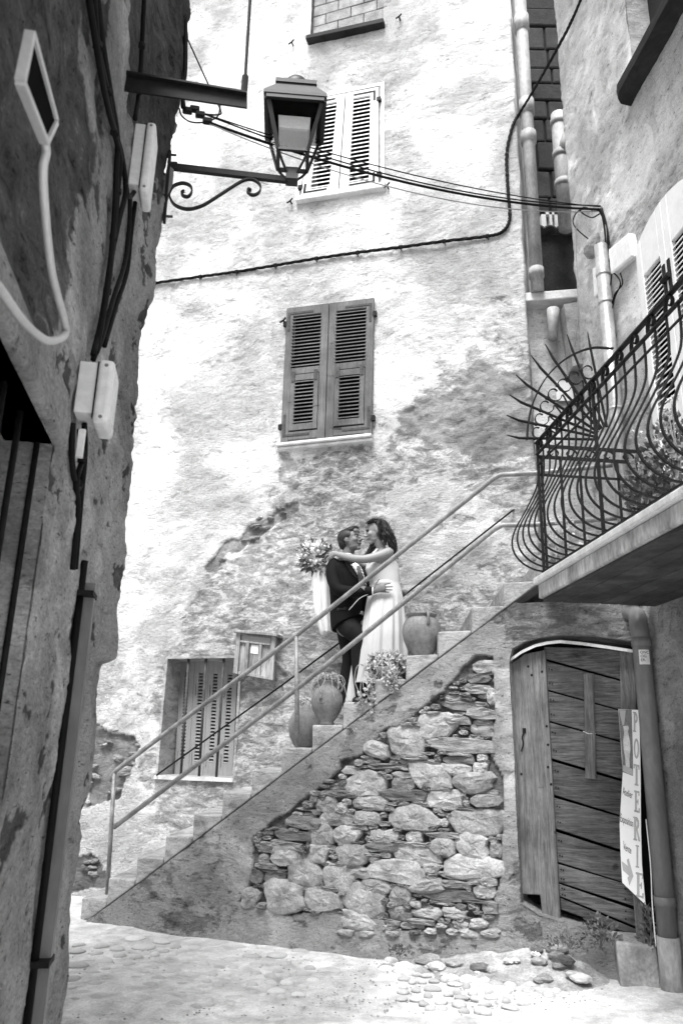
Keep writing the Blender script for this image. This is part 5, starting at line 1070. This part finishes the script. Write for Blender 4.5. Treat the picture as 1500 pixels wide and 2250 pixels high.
def limb(mb, pts, seg=14):   # (px, py, depth towards viewer, radius across, radius in depth)
    P = [C.px(x, y, 0)+C.n*d for x, y, d, a, b in pts]
    a = [q[3]*1.09 for q in pts]; b = [q[4]*1.05 for q in pts]
    # refine
    n = len(P); idx = np.arange(n); fine = np.linspace(0, n-1, (n-1)*5+1); cv = curve(P, 5)
    mb.tube(cv, list(np.interp(fine, idx, a)), seg, up=C.n, rb=list(np.interp(fine, idx, b)), round_=True)
def drape(name, poly, v, f, mat, parent, off=.005, step=3.0, thick=.004):
    bvh = BVHTree.FromPolygons(v, f); pp = np.array(poly, float); xs_ = np.arange(pp[:, 0].min(), pp[:, 0].max()+step, step); ys_ = np.arange(pp[:, 1].min(), pp[:, 1].max()+step, step)
    G_ = {}; mb = MB()
    def hit(i, j):
        if (i, j) in G_: return G_[(i, j)]
        r = ray(xs_[i], ys_[j]).normalized(); h = bvh.ray_cast(EYE, r); res = None
        if h[0] is not None: res = len(mb.v); mb.v.append(tuple(h[0]-r*off))
        G_[(i, j)] = res; return res
    for i in range(len(xs_)-1):
        for j in range(len(ys_)-1):
            if inpoly(np.array([[xs_[i]+step/2, ys_[j]+step/2]]), poly)[0]:
                q = [hit(i, j), hit(i, j+1), hit(i+1, j+1), hit(i+1, j)]
                if None not in q: mb.f.append(tuple(q))
    o = mb.build(name, mat, parent, True); m = o.modifiers.new('s', 'SOLIDIFY'); m.thickness = thick; return o
class Head:
    def __init__(s, px, py, d, pitch, yaw, sgn, h, roll=0):
        s.c = C.px(px, py, 0)+C.n*d; s.h = h
        z = Vector((0, 0, 1)); f = C.u*sgn; f = f*math.cos(yaw)+C.n*math.sin(yaw); side = z.cross(f).normalized()
        s.f = (f*math.cos(pitch)+z*math.sin(pitch)).normalized(); s.u = s.f.cross(side).normalized()
        if s.u.z < 0: s.u = -s.u
        s.s = side
    FX = 1.14
    def p(s, x, y, z): return s.c+(s.f*x*s.FX+s.u*y+s.s*z)*s.h
    def e(s, mb, c, r, nu=16, nv=10): mb.ell(s.p(*c), (s.f*r[0]*s.h*s.FX, s.u*r[1]*s.h, s.s*r[2]*s.h), nu, nv)
    def face(s, mb, fem=False):
        s.e(mb, (-.07, .13, 0), (.39, .35, .30)); s.e(mb, (.10, -.07, 0), (.255, .36, .245)); s.e(mb, (.12, -.29, 0), (.20 if not fem else .18, .16, .19 if not fem else .165)); s.e(mb, (.255, -.40, 0), (.075, .075, .09))
        s.e(mb, (.10, -.28, .12), (.15, .12, .08)); s.e(mb, (.10, -.28, -.12), (.15, .12, .08))
        mb.tube([s.p(.32, .10, 0), s.p(.40, .0, 0), s.p(.445, -.085, 0), s.p(.40, -.115, 0)], [.026*s.h, .035*s.h, .055*s.h, .05*s.h], 10, round_=True)
        for z in (-.045, .045): s.e(mb, (.385, -.105, z), (.045, .03, .035))
        s.e(mb, (.30, .14, 0), (.065, .05, .19)); s.e(mb, (.335, -.215, 0), (.05, .026, .085)); s.e(mb, (.328, -.265, 0), (.048, .03, .075)); s.e(mb, (.28, .3, 0), (.08, .12, .2))
        for z in (-.15, .15): s.e(mb, (.22, -.07, z), (.12, .11, .09)); s.e(mb, (-.04, .0, z*1.86), (.075, .115, .035)); s.e(mb, (-.01, -.08, z*1.8), (.04, .05, .03))
    def features(s, parent, hair, mouth, fem=False, closed=False):
        for z in (-.125, .125):
            mb = MB(); s.e(mb, (.285, .055, z), (.06, .028 if not closed else .012, .058), 10, 6); mb.build('eye', MAT['eye'] if not closed else MAT['dark'], parent, True)
            if not closed: mb = MB(); s.e(mb, (.333, .055, z), (.022, .024, .026), 10, 6); mb.build('iris', MAT['dark'], parent, True)
            mb = MB(); mb.tube(curve([s.p(.345, .13, z*.45), s.p(.335, .155, z*1.0), s.p(.265, .135, z*1.65)], 4), [.016*s.h if not fem else .01*s.h]*9, 6); mb.build('eyebrow', hair, parent, True)
            mb = MB(); mb.tube(curve([s.p(.335, .075, z*.55), s.p(.342, .085, z*1.0), s.p(.28, .07, z*1.55)], 4), .010*s.h, 6); mb.build('eyelid', MAT['dark'], parent, True)
        mb = MB(); mb.tube(curve([s.p(.30, -.225, -.11), s.p(.375, -.242, -.03), s.p(.375, -.242, .03), s.p(.30, -.225, .11)], 4), .012*s.h, 6); mb.build('mouth', mouth, parent, True)
def fingers(mb, runs, r=.0095):
    for q in runs:
        P = [C.px(x, y, 0)+C.n*d for x, y, d in q]; n = len(P); mb.tube(P, [r*(1-.28*i/(n-1)) for i in range(n)], 10, round_=True)
Z6 = lambda x, y: (660+x*.16, 1130+y*.16)
FT10 = C.px(790, 1545); FT10.z = tread(10)
# ---- groom
gr = thing('person', 'man in a dark suit and grey tie holding the woman by the waist', 'person', FT10)
hd = Head(771.5, 1189, .02, R_(10), R_(9), 1, .278)
mb = MB(); hd.face(mb)
limb(mb, [(768, 1206, 0, .056, .06), (763, 1222, 0, .058, .062), (760, 1238, 0, .07, .09)])
limb(mb, [(762, 1240, 0, .10, .16), (766, 1290, 0, .13, .15), (764, 1340, 0, .125, .145), (764, 1375, 0, .12, .14)])
limb(mb, [(742, 1250, .15, .05, .05), (750, 1282, .2, .05, .05), (762, 1304, .235, .043, .043), (800, 1307, .225, .036, .036), (836, 1306, .19, .028, .026)])
limb(mb, [(774, 1250, -.14, .05, .05), (800, 1300, -.2, .045, .045), (850, 1304, -.2, .034, .034), (872, 1297, -.16, .028, .026), (884, 1296, -.11, .03, .018)])
limb(mb, [(768, 1376, .07, .08, .08), (788, 1393, .1, .075, .075), (797, 1412, .1, .055, .055), (795, 1458, .1, .05, .05), (801, 1530, .1, .035, .035)])
limb(mb, [(758, 1378, -.06, .08, .08), (760, 1440, -.08, .055, .055), (752, 1530, -.08, .035, .035)])
limb(mb, [(834, 1306, .20, .027, .02), (843, 1303, .205, .036, .017), (852, 1300, .205, .04, .015), (858, 1299, .20, .036, .013)])
fk = lambda L: [(*Z6(x, y), d) for x, y, d in L]
fingers(mb, [fk([(1190, 1030, 0.208), (1240, 1010, 0.197), (1300, 992, 0.172)]), fk([(1195, 1058, 0.206), (1260, 1045, 0.194), (1330, 1037, 0.166)]), fk([(1190, 1086, 0.204), (1255, 1082, 0.192), (1325, 1080, 0.166)]), fk([(1180, 1112, 0.204), (1235, 1114, 0.192), (1285, 1112, 0.172)]), fk([(1110, 1055, 0.217), (1130, 1000, 0.212), (1150, 965, 0.204), (1168, 942, 0.197)])], .0105)
body, bv_, bf_ = fused('body', mb, MAT['skinm'], gr, .0055, 3)
hd.features(gr, MAT['hairm'], MAT['dark'])
# hair: short sides, brushed-up front
mb = MB(); hd.e(mb, (-.12, .17, 0), (.385, .365, .33)); hd.e(mb, (-.27, -.02, 0), (.195, .30, .275)); hd.e(mb, (.06, .39, 0), (.29, .13, .26)); hd.e(mb, (.22, .46, .02), (.14, .085, .2)); hd.e(mb, (-.0, .17, .255), (.14, .15, .06)); hd.e(mb, (-.0, .17, -.255), (.14, .15, .06))
hair, hv, hf = fused('hair', mb, MAT['hairm'], gr, .007, 2)
mb = MB()
for _ in range(420):
    th = random.uniform(-1.3, 1.3); a = random.uniform(-.5, .30); q0 = hd.p(a, .40+.10*(1-((a+.02)/.5)**2)-.08*abs(math.sin(th))**3, .27*math.sin(th)*.95); mb.tube([q0, q0+(hd.f*.06+hd.u*.03*(1 if a > 0 else .4)+hd.s*random.uniform(-.03, .03))*hd.h*random.uniform(.6, 1.2)], [.0014, .0006], 3)
mb.build('hair_tufts', MAT['hairm'], hair, kind='stuff')
# jacket
mb = MB()
JR = [(744, 1233, 776, 1232, .10), (733, 1241, 786, 1238, .175), (728, 1252, 797, 1247, .195), (726, 1270, 806, 1263, .195), (725, 1295, 810, 1284, .185), (727, 1322, 806, 1308, .172), (727, 1350, 803, 1328, .178), (729, 1374, 800, 1342, .188), (733, 1391, 796, 1353, .192)]
jr = np.array(JR); rs = []
for t in np.linspace(0, len(JR)-1, 34):
    x0, y0, x1, y1, dd = [np.interp(t, np.arange(len(JR)), jr[:, k]) for k in range(5)]; a = C.px(x0, y0); b = C.px(x1, y1); c = (a+b)/2; h_ = (b-a)/2
    rs.append([c+h_*math.cos(th)*(1+.02*math.sin(5*th+t))+C.n*(dd*math.sin(th)*(1+.025*math.sin(6*th+t*1.3))) for th in [2*math.pi*k/40 for k in range(40)]])
mb.rings(rs)
limb(mb, [(744, 1248, .13, .072, .075), (745, 1268, .185, .07, .068), (752, 1290, .225, .064, .062), (764, 1306, .24, .060, .06), (795, 1309, .235, .052, .052), (827, 1307, .205, .046, .042)])
limb(mb, [(772, 1248, -.13, .07, .07), (797, 1300, -.2, .06, .06), (850, 1306, -.2, .046, .044)])
jk, jv, jf = fused('jacket', mb, MAT['suit'], gr, .009, 3)
z6p = lambda L: [Z6(x, y) for x, y in L]
drape('shirt_front', z6p([(690, 690), (760, 660), (830, 720), (900, 860), (905, 980), (850, 940), (790, 840), (740, 760)]), jv, jf, MAT['shirt'], jk, .006, 2.2)
drape('tie', z6p([(772, 705), (815, 705), (862, 840), (892, 1000), (880, 1050), (815, 985), (790, 860)]), jv, jf, MAT['tie'], jk, .014, 2.2)
drape('lapel', z6p([(600, 640), (690, 690), (740, 770), (800, 880), (850, 960), (790, 900), (720, 830), (650, 740)]), jv, jf, MAT['suitsheen'], jk, .008, 2.2)
drape('lapel', z6p([(835, 725), (880, 740), (930, 850), (960, 960), (900, 960), (880, 860)]), jv, jf, MAT['suitsheen'], jk, .008, 2.2)
drape('pocket_flap', z6p([(500, 1290), (640, 1270), (645, 1300), (505, 1322)]), jv, jf, MAT['suitsheen'], jk, .006, 2.2)
mb = MB(); limb(mb, [(764, 1224, 0, .064, .07), (761, 1232, 0, .075, .086)]); fused('collar', mb, MAT['shirt'], gr, .007, 2)
q = [C.px(x, y, 0)+C.n*d for x, y, d in ((826, 1307.5, .206), (833.5, 1306.5, .196))]; MB().tube(q, [.042, .040], 16, up=C.n, rb=[.038, .034]).build('cuff', MAT['shirt'], gr, True)
# trousers, belt side shirt glimpse, shoes
mb = MB()
limb(mb, [(764, 1345, 0, .125, .14), (764, 1368, 0, .128, .145)]); limb(mb, [(766, 1374, .06, .11, .10), (785, 1391, .1, .10, .098), (796, 1409, .105, .078, .08), (794, 1440, .1, .068, .07), (795, 1475, .1, .062, .065), (800, 1512, .1, .06, .064), (802, 1528, .1, .06, .066)])
limb(mb, [(757, 1376, -.05, .11, .10), (760, 1415, -.07, .09, .09), (763, 1445, -.075, .077, .08), (756, 1480, -.08, .068, .07), (750, 1515, -.08, .064, .066), (748, 1532, -.08, .062, .066)])
tr, tv, tf = fused('trousers', mb, MAT['trousers'], gr, .010, 5)
drape('shirt_tail', z6p([(830, 1330), (905, 1350), (900, 1385), (815, 1375)]), jv+tv, jf+[tuple(i+len(jv) for i in p) for p in tf], MAT['shirt'], gr, .006, 2.2)
for x, d in ((803, .1), (750, -.08)):
    p = C.px(x, 1540, 0)+C.n*d; p.z = tread(10); mb = MB(); mb.tube([p-C.u*.07+Vector((0, 0, .045)), p+Vector((0, 0, .05)), p+C.u*.09+C.n*.03+Vector((0, 0, .04)), p+C.u*.17+C.n*.05+Vector((0, 0, .03))], [.038, .045, .045, .032], 12, up=Vector((0, 0, 1)), rb=[.04, .045, .036, .025], round_=True); mb.build('shoe', MAT['shoe'], gr, True)

# ---- bride
FT11 = C.px(848, 1500); FT11.z = tread(11)
br = thing('person', 'woman in a long white wedding dress with dark wavy hair', 'person', FT11)
hb_ = Head(830, 1172, .06, R_(-12), R_(24), -1, .262)
mb = MB(); hb_.face(mb, True)
limb(mb, [(833, 1190, .05, .043, .046), (839, 1206, .02, .045, .05), (845, 1221, .0, .06, .10)])
limb(mb, [(847, 1222, 0, .075, .15), (844, 1240, 0, .115, .14), (846, 1270, 0, .105, .11), (846, 1300, 0, .12, .13), (846, 1360, 0, .13, .14), (848, 1480, 0, .09, .12)])
limb(mb, [(861, 1219, .11, .052, .052), (846, 1229, .17, .048, .048), (822, 1238, .22, .042, .042), (802, 1239, .24, .038, .038), (784, 1235, .225, .036, .034), (765, 1229, .20, .030, .028), (751, 1225, .18, .024, .021)])
limb(mb, [(838, 1224, -.13, .05, .05), (800, 1236, -.2, .04, .04), (765, 1232, -.13, .03, .03), (748, 1228, -.06, .024, .02)])
limb(mb, [(752, 1225, .18, .024, .018), (744, 1226, .172, .034, .016), (738, 1228, .165, .032, .014)])
fingers(mb, [[(741, 1221, .17), (733, 1222, .168), (727, 1228, .16)], [(740, 1225, .168), (731, 1228, .17), (724, 1236, .16)], [(739, 1229, .166), (731, 1235, .168), (725, 1242, .158)], [(739, 1233, .164), (733, 1239, .165), (728, 1244, .156)], [(747, 1221, .165), (741, 1217, .145), (735, 1218, .13)]], .0085)
bbody, bbv, bbf = fused('body', mb, MAT['skinf'], br, .0055, 4)
hb_.features(br, MAT['hairf'], MAT['lip'], True, True)
# dress: gathered bodice and pleated skirt
rows = [(1234, 813, 868, .118), (1240, 806, 873, .135), (1252, 803, 875, .142), (1266, 808, 876, .135), (1283, 815, 877, .122), (1296, 813, 880, .135), (1312, 808, 883, .155), (1332, 805, 885, .175), (1360, 802, 887, .205), (1390, 800, 889, .23), (1420, 799, 890, .25), (1450, 797, 892, .27), (1480, 793, 895, .285), (1506, 788, 899, .30)]
mb = MB(); rs = []; fine = np.linspace(0, len(rows)-1, 60); rr_ = np.array(rows); seg = 112
phs = [random.uniform(0, 6.28) for _ in range(6)]
for t in fine:
    y, xl, xr, dd = [np.interp(t, np.arange(len(rows)), rr_[:, k]) for k in range(4)]
    cx = (xl+xr)/2; c = C.px(cx, y); hw_ = (C.px(xr, y)-C.px(xl, y)).length/2; am = .085*np.clip((y-1290)/90, 0, 1); ring = []
    for k in range(seg):
        th = 2*math.pi*k/seg; f = 1+am*(.55*math.sin(13*th+phs[0]+.6*math.sin(2*th))+.35*math.sin(22*th+phs[1])+.25*math.sin(7*th+phs[2]))+.006*math.sin(30*t*.9+3*th)*(y < 1292)
        ring.append(c+C.u*(hw_*f*math.cos(th))+C.n*(dd*f*math.sin(th)))
    rs.append(ring)
# hem level on the step
rs[-1] = [Vector((p.x, p.y, tread(11)+.01)) for p in rs[-1]]
dress = MB().rings(rs).build('dress', MAT['dress'], br, True)
mb = MB(); c0 = C.px(846, 1291); hwv = .145; MB().rings([[C.px(846, y)+C.u*((.134+e)*math.cos(2*math.pi*k/64))+C.n*((.128+e)*math.sin(2*math.pi*k/64)) for k in range(64)] for y, e in ((1279, .0), (1281, .008), (1285, .010), (1289, .008), (1291, .0))], False).build('waistband', MAT['dress'], dress, True)
MB().tube(curve([C.px(822, 1238)+C.n*.12, C.px(826, 1222)+C.n*.10, C.px(834, 1208)+C.n*.055], 4), [.03, .026, .022, .02, .018, .016, .014, .014, .012], 10, up=C.n, rb=.008).build('halter_strap', MAT['dress'], dress, True)
tq_ = [(774, 1470), (783, 1482), (792, 1510), (795, 1545), (758, 1545), (764, 1512), (769, 1490)]; a = [C.px(*p)-C.n*.02 for p in tq_]
rs = []
for f in np.linspace(0, 1, 10):
    y = 1462+f*86; xl, xr = 773-f*15, 778+f*18; rs.append([C.px(xl+(xr-xl)*(.5-.5*math.cos(2*math.pi*k/28)), y)+C.n*(.0+(.03+.05*f)*math.sin(2*math.pi*k/28)*(1+.25*math.sin(9*k/4))) for k in range(28)])
MB().rings(rs).build('train', MAT['dress'], br, True)
MB().tube(curve([C.px(846, 1305)+C.n*.19, C.px(822, 1316)+C.n*.235, C.px(806, 1325)+C.n*.24, C.px(792, 1340)+C.n*.235, C.px(783, 1348)+C.n*.22], 4), .005, 6).build('ribbon', MAT['dress'], br, True)
# hair: cap plus long wavy locks
mb = MB(); hb_.e(mb, (-.17, .19, 0), (.345, .335, .325)); hb_.e(mb, (-.34, -.05, 0), (.16, .30, .24)); hb_.e(mb, (.02, .385, 0), (.25, .105, .23)); hb_.e(mb, (-.22, -.1, .21), (.11, .24, .075)); hb_.e(mb, (-.14, -.05, -.22), (.16, .3, .1))
bh, _, _ = fused('hair', mb, MAT['hairf'], br, .008, 2)
def lock(pts, r0, n, spread):
    for _ in range(n):
        ph = random.uniform(0, 6.28); base_ = [C.px(x+random.uniform(-spread, spread), y+random.uniform(-2, 2))+C.n*(d+random.uniform(-.03, .03)) for x, y, d in pts]; cv_ = curve(base_, 6); m_ = len(cv_)
        cv_ = [p+C.u*(.008*math.sin(ph+i*.75))+C.n*(.008*math.cos(ph+i*.75)) for i, p in enumerate(cv_)]
        LK.tube(cv_[:], [r0*(.55+.45*math.sin(math.pi*min(.95, .12+.9*i/m_))) for i in range(m_)], 4)
LK = MB(); lock([(846, 1152, .12), (856, 1168, .14), (862, 1185, .13), (866, 1203, .11), (867, 1222, .08)], .0032, 70, 5); lock([(846, 1150, 0), (858, 1170, 0), (863, 1195, -.02), (866, 1225, -.04)], .0034, 50, 5); lock([(852, 1165, .15), (856, 1185, .16), (856, 1205, .14)], .003, 26, 4)
LK.build('back_locks', MAT['hairf'], bh, True, kind='stuff')
LK = MB(); lock([(832, 1150, -.02), (818, 1168, -.08), (811, 1190, -.09), (807, 1208, -.05), (801, 1224, .0)], .0032, 44, 3.4); lock([(826, 1196, -.04), (818, 1206, 0), (811, 1218, .03), (806, 1228, .06)], .003, 22, 3)
LK.build('front_locks', MAT['hairf'], bh, True, kind='stuff')
LK = MB(); lock([(838, 1147, .13), (828, 1150, .16), (819, 1156, .15), (812, 1164, .10)], .0024, 18, 2.4); lock([(846, 1150, .15), (844, 1162, .185), (846, 1178, .185), (848, 1194, .16)], .0026, 22, 3); LK.build('fringe', MAT['hairf'], bh, True, kind='stuff')

# ---- bouquet in her hand, veil hanging from it
bc = C.px(705, 1228)+C.n*.15
bq = thing('bouquet', 'bouquet of white roses and dark leaves held behind the man\'s shoulder', 'bouquet', bc)
def rose(p, r, mat):
    mb = MB(); ax = Vector((random.uniform(-.3, .3), -1, random.uniform(.2, .6))).normalized(); e1 = ax.cross(Vector((0, 0, 1))).normalized(); e2 = ax.cross(e1)
    mb.ell(p, (e1*r*.45, e2*r*.45, ax*r*.6), 8, 6)
    for lay, (rad, hgt, n) in enumerate(((.55, .75, 4), (.8, .6, 5), (1.05, .35, 6))):
        for k in range(n):
            a = 2*math.pi*k/n+lay*.5; wd = 2.4/n*1.5; rg = []
            for t in (-1, -.5, 0, .5, 1):
                d = e1*math.cos(a+t*wd*.5)+e2*math.sin(a+t*wd*.5); rg.append([p+d*r*rad*.45-ax*r*.5, p+d*r*rad*.85+ax*r*hgt*.2, p+d*r*rad*(1+.06*(1-t*t))+ax*r*hgt*(1-.25*abs(t))])
            mb.rings(rg, False, False)
    return mb.build('rose', mat, bq, True)
for x, y, r, m_ in ((690, 1206, .055, 'petal'), (711, 1205, .058, 'petal'), (698, 1216, .066, 'petal'), (677, 1228, .05, 'petal'), (709, 1241, .042, 'petal'), (686, 1231, .052, 'rose'), (714, 1221, .052, 'rose'), (696, 1240, .045, 'rose'), (680, 1217, .045, 'rose'), (727, 1210, .045, 'rose'), (668, 1244, .03, 'petal')):
    rose(C.px(x, y)+C.n*(.16+random.uniform(-.02, .03)), r, MAT[m_])
leaves = MB(); lv0 = MB()
for _ in range(150):
    a = random.uniform(0, 6.28); rr = random.uniform(10, 36); x, y = 703+rr*math.cos(a)*1.0, 1229+rr*math.sin(a)*.9; p = C.px(x, y)+C.n*(.13+random.uniform(-.06, .05)); leafmesh(leaves, p, C.u*math.cos(a)-Vector((0, 0, math.sin(a)))+C.n*random.uniform(-.3, .5), random.uniform(.05, .085), random.uniform(.03, .045))
leaves.build('leaves', MAT['darkleaf'], bq, kind='stuff')
MB().tube([bc-C.n*.02, C.px(736, 1230)+C.n*.15, C.px(748, 1236)+C.n*.12], [.02, .016, .014], 8).build('stems', MAT['darkleaf'], bq, True)
vl = thing('veil', 'long white veil hanging from the bouquet down the man\'s back', 'veil', C.px(718, 1395))
rows = [(1246, 704, 727, .05), (1256, 697, 728, .07), (1268, 691, 728, .075), (1285, 691, 729, .07), (1300, 694, 730, .075), (1325, 695, 731, .08), (1350, 698, 731, .075), (1376, 704, 731, .06), (1390, 708, 730, .05), (1398, 711, 722, .03)]
rr_ = np.array(rows); rs = []
for t in np.linspace(0, len(rows)-1, 40):
    y, xl, xr, dd = [np.interp(t, np.arange(len(rows)), rr_[:, k]) for k in range(4)]; c = C.px((xl+xr)/2, y)+C.n*.06; hw_ = (C.px(xr, y)-C.px(xl, y)).length/2
    rs.append([c+C.u*(hw_*(1+.05*math.sin(5*th+t*.3))*math.cos(th))+C.n*(dd*(1+.16*math.sin(9*th+.2*t)+.1*math.sin(14*th))*math.sin(th)) for th in [2*math.pi*k/72 for k in range(72)]])
MB().rings(rs).build('cloth', MAT['veil'], vl, True)
